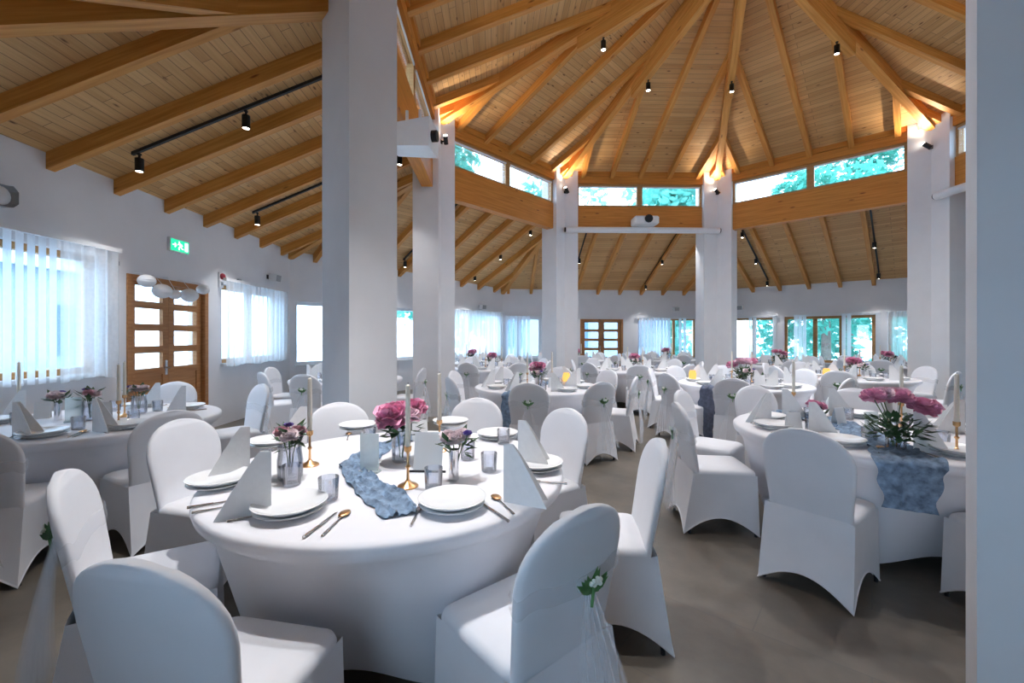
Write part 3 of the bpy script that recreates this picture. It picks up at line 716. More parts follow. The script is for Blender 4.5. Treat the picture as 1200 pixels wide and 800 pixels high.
TALL_PROF = [(.001, 0), (.024, 0), (.026, .008), (.022, .07), (.026, .15), (.023, .15), (.020, .07), (.022, .012), (.001, .011)]
P = {}
P['plate'] = proto_plate(); P['napkin'] = proto_napkin(); P['tumbler'] = proto_tumbler(); P['spoon'] = proto_spoon(); P['knife'] = proto_knife(); P['fork'] = proto_fork()
P['stick'] = proto_candlestick(.19); P['candle'] = proto_candle(.30); P['vase'] = proto_vase('glass_vase', VASE_PROF, 'glass'); P['budvase'] = proto_vase('bud_vase', TALL_PROF, 'chrome'); P['crystal'] = proto_vase('crystal_vase', [(r * 1.15, z * .9) for r, z in VASE_PROF], 'blue_glass')
P['peonies'] = bouquet('peony_bouquet', [('peony', -.035, -.03, .26), ('peony2', .065, .03, .285), ('pale', .045, -.05, .26)], .02, (46, .09, .13, .23), 1)
P['big'] = bouquet('large_peony_bouquet', [('peony3', -.14, .0, .33), ('pale', -.06, .03, .34), ('peony3', .02, -.01, .325), ('pale', .07, .06, .33), ('peony2', .13, -.05, .27), ('pale', -.02, .10, .32)], .02, (150, .13, .06, .20), 2)
P['mixed'] = bouquet('mixed_bouquet', [('cream', .0, -.01, .20), ('cream', .035, .03, .21), ('purple', .065, .0, .225), ('cream', -.03, .02, .205)], .02, (22, .06, .13, .21), 3)
P['dusky'] = bouquet('dusky_rose_bouquet', [('dusky', -.035, 0, .23), ('dusky', .035, .02, .225), ('cream', .0, -.03, .215), ('purple', -.01, .03, .255)], .02, (30, .05, .14, .24), 4)
P['single'] = bouquet('single_peony', [('small', 0, 0, .19), ('small', .028, .01, .185), ('small', -.02, .02, .20)], .02, (16, .04, .10, .17), 5)
def proto_card(w_, h_, tilt=.0):
    t = thing('menu_card', 'x', 'card'); m = MB(); m.hexa([(-w_ / 2, -.03, 0), (w_ / 2, -.03, 0), (w_ / 2, -.028, 0), (-w_ / 2, -.028, 0), (-w_ / 2, 0, h_), (w_ / 2, 0, h_), (w_ / 2, .002, h_), (-w_ / 2, .002, h_)])
    m.hexa([(-w_ / 2, .032, 0), (w_ / 2, .032, 0), (w_ / 2, .034, 0), (-w_ / 2, .034, 0), (-w_ / 2, .002, h_), (w_ / 2, .002, h_), (w_ / 2, .004, h_), (-w_ / 2, .004, h_)]); obj('card_leaf', m, 'card', t, 0)
    return t
P['card'] = proto_card(.10, .14)
def proto_stand():
    t = thing('acrylic_sign', 'x', 'table sign'); m = MB(); m.rbox((0, 0, .105), (.10, .006, .19), .002); obj('sign_panel', m, 'acrylic', t, 0)
    m = MB(); m.rbox((0, 0, .005), (.11, .05, .010), .004); obj('foot', m, 'acrylic', t, 0); return t
P['sign'] = proto_stand()
def proto_menu():
    t = thing('menu_stand', 'x', 'menu'); m = MB(); m.hexa([(-.075, -.02, .008), (.075, -.02, .008), (.075, -.016, .008), (-.075, -.016, .008), (-.075, .02, .20), (.075, .02, .20), (.075, .024, .20), (-.075, .024, .20)]); obj('menu_sheet', m, 'card', t, 0)
    m = MB(); m.tube([(-.095, -.02, .006), (.095, -.02, .006)], .006, 8); obj('holder_bar', m, 'black', t); return t
P['menu'] = proto_menu()
def proto_lantern():
    t = thing('table_lantern', 'x', 'lantern'); m = MB(); m.lathe([(.001, 0), (.045, 0), (.05, .01), (.055, .12), (.042, .17), (.038, .17), (.051, .12), (.046, .014), (.001, .012)], n=20); obj('paper_shade', m, 'amber', t, 50)
    m = MB(); m.lathe([(.001, 0), (.05, 0), (.05, .006), (.001, .0065)], n=20); obj('base', m, 'gold', t); return t
P['lantern'] = proto_lantern()
def put(key, loc, rz, label, cat, group=None): return place(P[key], USED, loc, rz, label, cat, group)

# ------------------------------------------------------------------ tables, chairs and settings
PIERS = [vert(k, A + PT / 2) + Vector(SHIFT.get(k, (0, 0))) for k in range(-2, 6)]
OUTP = [Vector(OUT[k][:2]) for k in range(-2, 6)]
def clear_spot(x, y, rad=.36):
    p = Vector((x, y))
    if any((p - q).length < rad + .36 for q in PIERS): return False
    for i in range(8):
        a, b = OUTP[i], OUTP[(i + 1) % 8]; d = (b - a).normalized(); nin = Vector((d.y, -d.x))
        if (p - a).dot(nin) < rad: return False
    return True
SIDES = [(180, 'near'), (225, 'near left'), (270, 'left'), (315, 'far left'), (0, 'far'), (45, 'far right'), (90, 'right'), (135, 'near right')]
def name_seats(angs):
    best = None; A_ = sorted((a % 360, i) for i, a in enumerate(angs)); n = len(A_)
    import itertools
    for sh in range(8):
        for comb in itertools.combinations(range(8), n):
            c = [SIDES[(sh + q) % 8] for q in comb]; cost = sum(((a - s_[0] + 180) % 360 - 180) ** 2 for (a, _), s_ in zip(A_, c))
            if best is None or cost < best[0]: best = (cost, {i: s_[1] for (_, i), s_ in zip(A_, c)})
    return best[1]
PLACED = []
def in_view(x, y, m=70):
    return y > .5 and -m < CX + F * x / y < 1200 + m
def table(c, phrase, look, angs, settings=True, plain=(), origins={}, skip_set=(), r_o=1.05, ware='far'):
    c = Vector(c)
    place(TABLE, USED, (c.x, c.y, 0), random.random() * 6 if ware != 'T0' else .3, look, 'table', 'round banquet tables')
    nm = name_seats(angs); rnd = random.Random(int(c.x * 100 + c.y * 10))
    short = phrase
    for i, a in enumerate(angs):
        ar = math.radians(a); d = Vector((math.sin(ar), math.cos(ar)))
        o = Vector(origins[i]) if i in origins else c + d * r_o
        f_ = (c - o).normalized(); rz = math.atan2(-f_.x, f_.y)
        ok = (i in origins) or (clear_spot(o.x, o.y) and in_view(o.x, o.y) and all((o - q).length > .63 for q in PLACED))
        if ok:
            PLACED.append(o)
            ch = CHAIR_PLAIN if i in plain else CHAIR_BOW
            lab = 'white covered chair%s at %s of %s' % ('' if i in plain else ' with sash', nm[i], phrase)
            place(ch, USED, (o.x, o.y, 0), rz, lab, 'chair', 'covered banquet chairs round the tables')
        if not settings or i in skip_set or ware == 'T0': continue
        td = Vector((f_.y, -f_.x)); p = c - f_ * .66
        put('plate', (p.x, p.y, Z_T), 0, 'white stacked plates at %s place of %s' % (nm[i], short), 'plate', 'stacked plates on the tables')
        q = p - td * .20 + f_ * .07
        put('napkin', (q.x, q.y, Z_T), rnd.uniform(-.5, .5) + (0 if rnd.random() < .5 else PI), 'folded white napkin at %s place of %s' % (nm[i], short), 'napkin', 'standing napkins on the tables')
        q = p + f_ * .21 + td * .10
        put('tumbler', (q.x, q.y, Z_T), 0, 'cut glass tumbler at %s place of %s' % (nm[i], short), 'glass', 'tumblers on the tables')
        if ware == 'near':
            for key, off, cat in (('spoon', .185, 'spoon'), ('knife', .215, 'knife'), ('fork', -.175, 'fork')):
                q = p + td * off; put(key, (q.x, q.y, Z_T), rz, '%s at %s place of %s' % ({'spoon': 'gold-bowled spoon', 'knife': 'steel knife', 'fork': 'steel fork'}[key], nm[i], short), cat, 'cutlery on the tables')
    return c
def candle(x, y, label_where, stick=True):
    put('stick', (x, y, Z_T), 0, 'slim gold candlestick %s' % label_where, 'candlestick', 'gold candlesticks')
    put('candle', (x, y, Z_T + .178), 0, 'tall ivory taper candle %s' % label_where, 'candle', 'taper candles')
def centre(c, phrase, big=False, lantern=None, dirs=((-.16, .0), (.2, .12))):
    c = Vector(c)
    k = 'big' if big else 'peonies'
    put('vase', (c.x, c.y, Z_T), 0, 'clear glass vase holding pink peonies on %s' % phrase, 'vase', 'glass vases')
    put(k, (c.x, c.y, Z_T), random.random() * 6, 'pink peony bouquet in the vase on %s' % phrase, 'flowers', 'peony bouquets')
    for (dx, dy), wnm in zip(dirs, ('left', 'right')): candle(c.x + dx, c.y + dy, '%s of the peonies on %s' % (wnm, phrase))
    put('budvase', (c.x - .05, c.y - .26, Z_T), 0, 'slim silver bud vase on %s' % phrase, 'vase'); put('mixed', (c.x - .05, c.y - .26, Z_T), 0, 'small cream and purple bouquet on %s' % phrase, 'flowers')
    put('card', (c.x + .17, c.y - .20, Z_T), .3, 'white folded menu card on %s' % phrase, 'card')
    if lantern: put('lantern', (c.x + lantern[0], c.y + lantern[1], Z_T), 0, 'small amber glowing lantern on %s' % phrase, 'lantern')
def back(px_, py_, tc):   # chair origin from where its back's top stands
    f_ = (Vector(tc) - Vector((px_, py_))).normalized(); return Vector((px_, py_)) + f_ * .26
T0 = (-.61, 2.34)
b0 = [(-.87, 1.02), (.22, 1.33), (.75, 2.18), (.42, 3.10), (-.26, 3.62), (-1.33, 3.38), (-2.04, 2.70), (-1.70, 1.67)]
o0 = {i: back(x, y, T0) for i, (x, y) in enumerate(b0)}
table(T0, 'the large front table', 'largest round table in front, white stretch cover and dusty blue gauze', [math.degrees(math.atan2(x + .61, y - 2.34)) for x, y in b0], origins=o0, plain=(0, 2, 3, 4, 5, 6), ware='T0')
TLc = (-3.5, 3.65)
table(TLc, 'the left window table', 'round white covered table under the striped left window blind', [162, 118, 47, -12, 75 + 180], origins={0: (-3.13, 2.66), 1: (-2.6, 3.16), 2: (-2.85, 4.49), 3: back(-3.80, 4.93, TLc)}, plain=(1,), ware='near')
T1 = (2.69, 3.22)
table(T1, 'the right blue-runner table', 'round white covered table at right with blue runner hanging over its edge', [232, 277, 313, -5, 35, 80, 177], origins={0: (1.87, 2.59), 1: (1.6, 3.36), 2: (1.86, 3.97), 6: (2.66, 2.19)}, plain=(0, 3, 4, 6), ware='near')
TC = (.43, 6.1)
table(TC, 'the middle table', 'round white covered table in the middle between the front and third pillar', [189, 151, 112, 60, 20, -25, -72, -117])
TL2 = (-2.70, 7.25)
table(TL2, 'the table behind first pillar', 'round white covered table mostly hidden behind the first pillar', [144, 98, 50, 10, -40, 272, 222, 185])
TE = (3.5, 6.45)
table(TE, 'the slate-runner table', 'round white covered table with slate runner hanging to the floor', [213, 254, 296, 335, 15, 70, 147, 177])
TG = (5.95, 7.5)
table(TG, 'the table beside fifth pillar', 'round white covered table left of the fifth pillar', [225, 193, 150, 90, 45, 0, -45, -90])
TI = (2.7, 9.2)
table(TI, 'the table before the far door', 'round white covered table between the middle aisle and far timber door', [193, 238, 283, 328, 13, 58, 103, 148])
TH = (6.7, 10.7)
table(TH, 'the table before green windows', 'round white covered table between the fourth and fifth pillar', [200, 245, 290, 335, 20, 65, 110, 155])
TK = (-.35, 9.7)
table(TK, 'the table left of third pillar', 'round white covered table between the second and third pillar', [200, 245, 290, 335, 20, 65, 110, 155])
TN = (-1.0, 12.0)
table(TN, 'the bright window table', 'round white covered table against the brightest window wall', [190, 235, 280, 325, 10, 55, 100, 145])
TJ = (2.0, 12.9)
table(TJ, 'the table at the far door', 'small looking round white covered table right at the far timber door', [180, 225, 270, 315, 0, 45, 90, 135])
TP = (4.9, 13.4)
table(TP, 'the bluish window table', 'round white covered table under the bluish far window', [180, 225, 270, 315, 0, 45, 90, 135])
TO = (9.2, 10.5)
table(TO, 'the voile window table', 'round white covered table under the far right voile window', [180, 225, 270, 315, 0, 45, 90, 135])

# the front table
def T(px, py): return at(px, py, Z_T)
def putT(key, px, py, rz, label, cat, group=None):
    p = T(px, py); return put(key, (p.x, p.y, Z_T), rz, label, cat, group)
fr = 'on the large front table'
for px, py, lab in ((340, 600, 'left front'), (258, 568, 'leftmost'), (530, 594, 'front'), (629, 549, 'right edge'), (583, 513, 'far right'), (528, 498, 'far'), (420, 503, 'far left'), (318, 522, 'left back')):
    p = T(px, py); put('plate', (p.x, p.y, Z_T), 0, '%s white stacked plates %s' % (lab, fr), 'plate', 'stacked plates on the tables')
putT('napkin', 318, 600, .25, 'tall folded napkin between the two left plates %s' % fr, 'napkin', 'standing napkins on the tables')
putT('napkin', 293, 556, .45, 'folded napkin behind the leftmost plate %s' % fr, 'napkin', 'standing napkins on the tables')
putT('napkin', 590, 588, PI - .15, 'tall folded napkin right of the front plate %s' % fr, 'napkin', 'standing napkins on the tables')
putT('napkin', 607, 545, PI - .2, 'folded napkin left of the right edge plate %s' % fr, 'napkin', 'standing napkins on the tables')
putT('napkin', 452, 512, PI, 'small folded napkin at the far edge beside the peonies %s' % fr, 'napkin', 'standing napkins on the tables')
putT('napkin', 360, 520, .2, 'folded napkin at the far left seat %s' % fr, 'napkin', 'standing napkins on the tables')
for (px, py, rz, key, lab) in ((393, 614, -.05, 'spoon', 'gold-bowled spoon right of the left front plate'), (377, 615, -.145, 'knife', 'steel knife beside the gold-bowled spoon at left'),
                               (590, 592, .42, 'spoon', 'gold-bowled spoon right of the front plate'), (579, 600, .55, 'knife', 'steel knife below the spoon right of the front plate'),
                               (488, 604, .0, 'fork', 'steel fork at the end of the blue gauze'), (302, 605, -1.0, 'fork', 'steel fork left of the left front plate'),
                               (257, 590, -1.05, 'knife', 'upper steel knife below the leftmost plate'), (260, 596, -1.05, 'fork', 'lower fork below the leftmost plate'), (640, 566, 1.4, 'fork', 'steel fork below the right edge plate'),
                               (408, 512, .3, 'spoon', 'gold-bowled spoon at the far side by the peonies')):
    p = T(px, py)
    if 'right of' in lab and key == 'spoon': pass
    put(key, (p.x, p.y, Z_T), rz, '%s %s' % (lab, fr), key)
for (px, py, lab) in ((385, 585, 'behind the left front plate'), (342, 568, 'below the dusky rose bouquet'), (508, 572, 'behind the front plate'), (573, 552, 'left of the tall right napkin'), (548, 538, 'beside the silver bud vase'), (433, 518, 'left of the peonies'), (590, 520, 'at the far right')):
    putT('tumbler', px, py, 0, 'cut glass tumbler %s %s' % (lab, fr), 'glass', 'tumblers on the tables')
for (px, py, lab) in ((363, 545, 'left of the blue gauze'), (478, 570, 'in front of the peonies'), (515, 528, 'behind the menu stand')):
    p = T(px, py); candle(p.x, p.y, '%s %s' % (lab, fr))
p = T(470, 540); put('vase', (p.x, p.y, Z_T), 0, 'clear glass vase under the bright peonies %s' % fr, 'vase', 'glass vases'); put('peonies', (p.x, p.y, Z_T), .2, 'bright pink peony bouquet %s' % fr, 'flowers', 'peony bouquets')
p = T(532, 562); put('budvase', (p.x, p.y, Z_T), 0, 'slim silver bud vase %s' % fr, 'vase'); put('mixed', (p.x, p.y, Z_T), 0, 'cream and purple bouquet in the silver bud vase %s' % fr, 'flowers')
p = T(340, 560); put('crystal', (p.x, p.y, Z_T), 0, 'crystal vase at the left %s' % fr, 'vase'); put('dusky', (p.x, p.y, Z_T), .4, 'dusky rose bouquet in the crystal vase %s' % fr, 'flowers')
putT('sign', 433, 553, -.1, 'frosted acrylic sign beside the blue gauze %s' % fr, 'table sign'); putT('menu', 502, 552, -.05, 'white menu sheet in a black barred holder %s' % fr, 'menu')
putT('card', 492, 516, .1, 'white folded card behind the peonies %s' % fr, 'card')

# gauze runners
def runner(name, path, wd, mat, label, seed, hang=False, cat='table runner'):
    rnd = random.Random(seed); pts = [Vector(p) for p in path]; S = []
    for i in range(len(pts) - 1):
        n = max(2, int((pts[i + 1] - pts[i]).length / .02))
        for k in range(n): S.append(pts[i].lerp(pts[i + 1], k / n))
    S.append(pts[-1]); nu = 14; V = []; W_ = []
    ph = [rnd.uniform(0, 6) for _ in range(6)]
    for i, p in enumerate(S):
        t = (S[min(i + 1, len(S) - 1)] - S[max(i - 1, 0)]).normalized(); th = Vector((t.x, t.y, 0))
        if th.length < .3: th = last
        last = th.normalized(); sd = Vector((last.y, -last.x, 0)); on = abs(t.z) < .5
        up = Vector((0, 0, 1)) if on else Vector(last)
        wv = wd * (1 + .16 * math.sin(i * .21 + ph[0]) + .07 * math.sin(i * .9 + ph[1])) / 2
        for j in range(nu + 1):
            u = j / nu * 2 - 1
            b_ = (.5 + .5 * math.sin(j * 1.9 + ph[2] + i * .12)) * (.5 + .5 * math.sin(i * .5 + j * .8 + ph[3])) * (.024 if on else .012) + .004 * math.sin(i * 1.7 + j * 2.3)
            V.append(p + sd * wv * u + up * (.006 + max(b_, 0))); W_.append(V[-1] - up * .004)
    m = MB(); n1 = nu + 1; fs = [(i * n1 + j, i * n1 + j + 1, (i + 1) * n1 + j + 1, (i + 1) * n1 + j) for i in range(len(S) - 1) for j in range(nu)]
    m.add(V, fs); m.add(W_, [tuple(reversed(f)) for f in fs]); o = obj(name, m, mat, None, 60); tag(o, label, cat); return o
def Tz(px, py, dz=0): p = T(px, py); return (p.x, p.y, Z_T + dz)
runner('gauze_runner', [Tz(482, 512), Tz(452, 524), Tz(418, 543), Tz(420, 562), Tz(446, 580), Tz(462, 592), Tz(468, 606)], .15, 'runner', 'crumpled dusty blue gauze runner across the large front table', 3)
def rim(c, dx, dy, r_=R_T): d = Vector((dx, dy)).normalized(); return Vector(c) + d * r_
def hang_path(c, dx, dy, zlow, inner):
    d = Vector((dx, dy)).normalized(); e = Vector(c) + d * .875; f_ = Vector(c) + d * .915; g = Vector(c) + d * .905
    return [(*q, Z_T) for q in inner] + [(e.x, e.y, Z_T), (f_.x, f_.y, Z_T - .02), (g.x, g.y, Z_T - .10), (g.x, g.y, zlow)]
runner('gauze_runner', hang_path(T1, -.44, -.80, .47, [(2.42, 3.98), (2.58, 3.62), (2.62, 3.3), (2.5, 2.9)]), .27, 'runner', 'dusty blue gauze runner hanging over the front of the right table', 5)
runner('gauze_runner', hang_path(TC, -.43, -.79, .25, [(.6, 6.5), (.35, 6.0)]), .16, 'runner', 'dusty blue gauze runner hanging beside a chair at the middle table', 6)
runner('table_runner', hang_path(TE, -.78, -.50, .05, [(4.0, 6.8), (3.4, 6.4)]), .22, 'runner_dark', 'slate runner hanging to the floor between two chairs', 8)
# right table extras
rt = 'on the right blue-runner table'
p = T(1050, 527); put('vase', (p.x, p.y, Z_T), 0, 'clear glass vase of the large peony bouquet %s' % rt, 'vase', 'glass vases'); put('big', (p.x, p.y, Z_T), 0, 'large bouquet of six pink peonies %s' % rt, 'flowers')
p = T(958, 506); put('budvase', (p.x, p.y, Z_T), 0, 'small silver vase %s' % rt, 'vase'); put('single', (p.x, p.y, Z_T), 0, 'small pink peonies in the silver vase %s' % rt, 'flowers')
candle(2.70, 2.60, 'nearest the big pillar %s' % rt); candle(2.63, 3.98, 'at the far left %s' % rt); candle(3.05, 3.35, 'behind the peonies %s' % rt)
putT('sign', 1021, 517, .15, 'frosted acrylic sign left of the peonies %s' % rt, 'table sign'); putT('card', 930, 505, -.1, 'white folded card at the left edge %s' % rt, 'card'); putT('card', 983, 498, .3, 'white folded card behind the blue runner %s' % rt, 'card')
# left table extras
lt = 'on the left window table'
for (px, py, lab) in ((22, 488, 'at the far left'), (139, 497, 'right of the flowers'), (146, 488, 'rightmost of all')):
    p = T(px, py); candle(p.x, p.y, '%s %s' % (lab, lt))
p = T(106, 492); put('crystal', (p.x, p.y, Z_T), 0, 'crystal vase in the middle %s' % lt, 'vase'); put('dusky', (p.x, p.y, Z_T), 2, 'purple and rose bouquet in the crystal vase %s' % lt, 'flowers')
p = T(68, 492); put('budvase', (p.x, p.y, Z_T), 0, 'slim silver bud vase %s' % lt, 'vase'); put('mixed', (p.x, p.y, Z_T), 2, 'small cream and purple bouquet %s' % lt, 'flowers')
p = T(163, 484); put('crystal', (p.x, p.y, Z_T), 0, 'crystal vase at the right end %s' % lt, 'vase'); put('mixed', (p.x, p.y, Z_T + .02), 4, 'small bouquet in the crystal vase at the right end %s' % lt, 'flowers')
putT('card', 50, 490, .6, 'white folded card beside the bud vase %s' % lt, 'card'); putT('sign', 86, 494, .7, 'frosted acrylic sign in the middle %s' % lt, 'table sign'); putT('card', 122, 490, .5, 'white folded card right of the roses %s' % lt, 'card')
# other tables
centre(TC, 'the middle table', lantern=(.42, .22)); centre(TE, 'the table with slate runner', True, lantern=(-.62, .3)); centre((TG[0] + .05, TG[1]), 'the table beside the fifth pillar')
centre(TI, 'the table before the far door'); centre(TH, 'the table before the green windows', True); centre(TK, 'the table left of the third pillar'); centre((TL2[0] + .5, TL2[1]), 'the table behind the first pillar')
centre(TN, 'the table by the bright windows'); centre(TJ, 'the table at the far door'); centre(TP, 'the table under the bluish window'); centre(TO, 'the table under the voile window')
put('lantern', (TG[0] - .68, TG[1] - .35, Z_T), 0, 'small amber glowing lantern on the table beside the fifth pillar', 'lantern')

# ------------------------------------------------------------------ fittings on walls and piers
def blind(k, u0, u1, z0, z1, vanes, dense, label, mat_v='vane', off=-.10, vw=.03):
    t = thing('vertical_blind', label, 'blind', wp(k, (u0 + u1) / 2, z1, off)); t.location = (0, 0, 0)
    m = MB(); wall_box(m, k, u0, u1, z1 - .01, z1 + .035, off - .025, off + .025)
    wall_box(m, k, u0 + .03, u0 + .07, z1 + .0, z1 + .03, off + .025, 0); wall_box(m, k, u1 - .07, u1 - .03, z1, z1 + .03, off + .025, 0); obj('head_rail', m, 'white_plastic', t, 0)
    if vanes:
        for q in vanes:
            m = MB()
            for s0, s1, o_ in ((-vw, 0, .0), (0, vw, .012)):
                m.add([wp(k, q + s0, z0, off + .012 - o_ * 0), wp(k, q + s1, z0, off), wp(k, q + s1, z1 - .01, off), wp(k, q + s0, z1 - .01, off + .012)], [(0, 1, 2, 3)])
            obj('vane', m, mat_v, t, 0)
    if dense:
        m = MB(); a_, b_ = dense; n = int((b_ - a_) / .012); V = []
        for i in range(n + 1):
            u = a_ + (b_ - a_) * i / n; o_ = off + .022 * math.sin(u * 44) + .008 * math.sin(u * 113)
            V += [wp(k, u, z0 + .015 * math.sin(u * 9), o_), wp(k, u, z1 - .01, o_)]
        m.add(V, [(2 * i, 2 * i + 2, 2 * i + 3, 2 * i + 1) for i in range(n)]); obj('gathered_voile', m, 'voile', t, 60)
    return t
blind(-2, yl(2.8), yl(5.10), .98, 2.44, [yl(2.85 + .10 * i) for i in range(16)], (yl(4.42), yl(5.05)), 'white vertical blind half gathered at the left window')
blind(-2, yl(6.98), yl(9.0), .96, 2.36, [], (yl(7.0), yl(8.98)), 'white voile blind covering the window beyond the timber door')
blind(-1, U(-1, 500), U(-1, 588), .80, 2.26, [], (U(-1, 502), U(-1, 587)), 'white voile blind drawn across the brightest window', off=-.08, vw=.05)
blind(0, .12, U(0, 636), .68, 2.14, [U(0, 594 + 5 * i) for i in range(6)], None, 'white blind vanes on the far window left of the timber door', off=-.08, vw=.05)
blind(0, U(0, 744), U(0, 814), .62, 2.10, [U(0, 750 + 4.1 * i) for i in range(9)] + [U(0, 796), U(0, 801)], None, 'white blind vanes on the bluish far window', off=-.08, vw=.05)
blind(1, U(1, 853), U(1, 912), .62, 2.10, [U(1, 880), U(1, 885), U(1, 908)], None, 'few white blind vanes on the pale window right of the fourth pillar', off=-.08, vw=.05)
blind(1, U(1, 916), U(1, 1032), .62, 2.12, [U(1, 933), U(1, 938), U(1, 943), U(1, 989), U(1, 995), U(1, 1029)], None, 'white blind vanes partly drawn on the wide green window', off=-.08, vw=.05)
blind(1, U(1, 1037), U(1, 1104), .62, 2.14, [], (U(1, 1040), U(1, 1102)), 'white voile blind on the far right window', off=-.08, vw=.05)

def wall_rz(k): n_ = wall_axes(k)[4]; return math.atan2(-n_.x, n_.y) + PI     # local +Y points into the room... local -Y to wall
# exit sign: running figure, arrow and doorway
def wall_thing(name, label, cat, k, u, z):
    n_ = wall_axes(k)[4]; p = wp(k, u, z, -.001); return thing(name, label, cat, p, math.atan2(-(-n_.x), (-n_.y)))  # local +Y into the room
t = wall_thing('exit_sign', 'green lit exit sign above and right of the timber door', 'exit sign', -2, yl(6.10), 2.72)
m = MB(); m.rbox((0, .02, 0), (.36, .04, .19), .006); obj('sign_case', m, 'white_plastic', t, 0)
m = MB(); m.box((0, .043, 0), (.33, .004, .16)); pn = obj('green_panel', m, 'green_lit', t, 0)
m = MB()
def bar(x0, z0, x1, z1, w_=.014): d = Vector((x1 - x0, z1 - z0)); n_ = Vector((-d.y, d.x)).normalized() * w_ / 2; m.hexa([(x0 - n_.x, .045, z0 - n_.y), (x1 - n_.x, .045, z1 - n_.y), (x1 - n_.x, .049, z1 - n_.y), (x0 - n_.x, .049, z0 - n_.y), (x0 + n_.x, .045, z0 + n_.y), (x1 + n_.x, .045, z1 + n_.y), (x1 + n_.x, .049, z1 + n_.y), (x0 + n_.x, .049, z0 + n_.y)])
m.ball((.02, .047, .05), .012, 10, 6, (1, .25, 1)); bar(.015, .035, -.005, -.01, .022); bar(-.005, -.01, .03, -.03); bar(.03, -.03, .02, -.06); bar(-.005, -.01, -.03, -.035); bar(-.03, -.035, -.06, -.04); bar(.012, .03, .045, .012); bar(.012, .03, -.025, .02); bar(-.025, .02, -.04, -.002)
m.box((-.115, .047, 0), (.055, .004, .12)); bar(.07, 0, .14, 0, .016); bar(.075, 0, .10, .03); bar(.075, 0, .10, -.03)
obj('running_figure', m, 'white_lit', pn, 0)
t = wall_thing('fire_alarm', 'red fire alarm sounder on white base right of the door', 'alarm', -2, yl(7.02), 2.42)
m = MB(); m.rbox((0, .012, 0), (.13, .024, .13), .02); obj('base_plate', m, 'white_plastic', t); m = MB(); m.ball((0, .035, 0), .05, 16, 8, (1, .8, 1)); obj('red_dome', m, 'red', t)
for u, z, lab in ((yl(7.0), 2.30, 'small white call point below the red alarm'), (yl(7.48), 2.37, 'small grey control box right of the red alarm')):
    t = wall_thing('control_box', lab, 'switch box', -2, u, z); m = MB(); m.rbox((0, .02, 0), (.09, .04, .13), .01); obj('box_body', m, 'white_plastic' if 'white' in lab else 'grey_plastic', t, 0); m = MB(); m.box((0, .042, 0), (.05, .004, .05)); obj('cover_plate', m, 'grey_plastic', t, 0)
def speaker(k, u, z, lab):
    t = wall_thing('wall_speaker', lab, 'speaker', k, u, z); m = MB(); m.tube([(0, 0, 0), (0, .08, -.01)], .015); m.box((0, .006, 0), (.08, .012, .08)); obj('bracket', m, 'black', t)
    m = MB(); m.hexa([(-.11, .08, -.08), (.11, .08, -.08), (.09, .20, -.10), (-.09, .20, -.10), (-.11, .08, .06), (.11, .08, .06), (.09, .22, .04), (-.09, .22, .04)]); b_ = obj('cabinet', m, 'white_plastic', t, 0)
    m = MB(); m.hexa([(-.08, .204, -.09), (.08, .204, -.09), (.08, .208, -.09), (-.08, .208, -.09), (-.08, .22, .03), (.08, .22, .03), (.08, .224, .03), (-.08, .224, .03)]); obj('grille', m, 'grey_plastic', b_, 0)
speaker(-2, yl(8.40), 2.60, 'white wall speaker near the left corner above the voile window'); speaker(-1, U(-1, 562), 2.40, 'white wall speaker above the brightest window')
speaker(0, U(0, 790), 2.42, 'white wall speaker above the bluish far window'); speaker(1, U(1, 868), 2.42, 'white wall speaker above the pale window right of the fourth pillar')
t = wall_thing('emergency_lamp', 'round pale emergency lamp high on the left wall', 'lamp', -2, yl(3.95), 2.74); m = MB(); m.ball((0, .02, 0), .09, 20, 8, (1, .5, 1)); obj('diffuser', m, 'white_plastic', t); m = MB(); m.rbox((0, .006, 0), (.2, .012, .2), .09); obj('base_ring', m, 'grey_plastic', t)
t = wall_thing('thermostat', 'small white box on the wall between window and door', 'box', -2, yl(5.10), 2.30); m = MB(); m.rbox((0, .03, 0), (.10, .06, .12), .012); obj('box_body', m, 'white_plastic', t, 0); m = MB(); m.box((0, .061, .01), (.06, .003, .05)); obj('cover_plate', m, 'grey_plastic', t, 0)
# paper lanterns over the door
for (px, py, d_, lab) in ((172, 329, .19, 'leftmost drum shaped'), (190, 341, .22, 'large left'), (205, 345, .15, 'small middle'), (222, 346, .22, 'large right'), (238, 339, .17, 'rightmost')):
    x = -4.68 + .17; y = x / ((px - CX) / F); z = EYE - (py - CY) * y / F
    t = thing('paper_lantern', '%s white paper lantern hanging over the timber door at left' % lab, 'paper lantern', (x, y, z), 0, 'paper lanterns over the door')
    m = MB(); n = 10; prof = []
    for i in range(n * 2 + 1): a = -PI / 2 + PI * i / (n * 2); prof.append((max(d_ / 2 * math.cos(a) * (1 + (.03 if i % 2 else -.01)), .012), d_ * .42 * math.sin(a)))
    m.lathe(prof, n=20); obj('paper_globe', m, 'lantern', t); m = MB(); m.tube([(0, 0, d_ * .4), (-.10, 0, 2.24 - z)], .003, 6); m.tube([(-.10, 0, 2.24 - z), (-.17, 0, 2.24 - z)], .003, 6); obj('string', m, 'white_plastic', t)
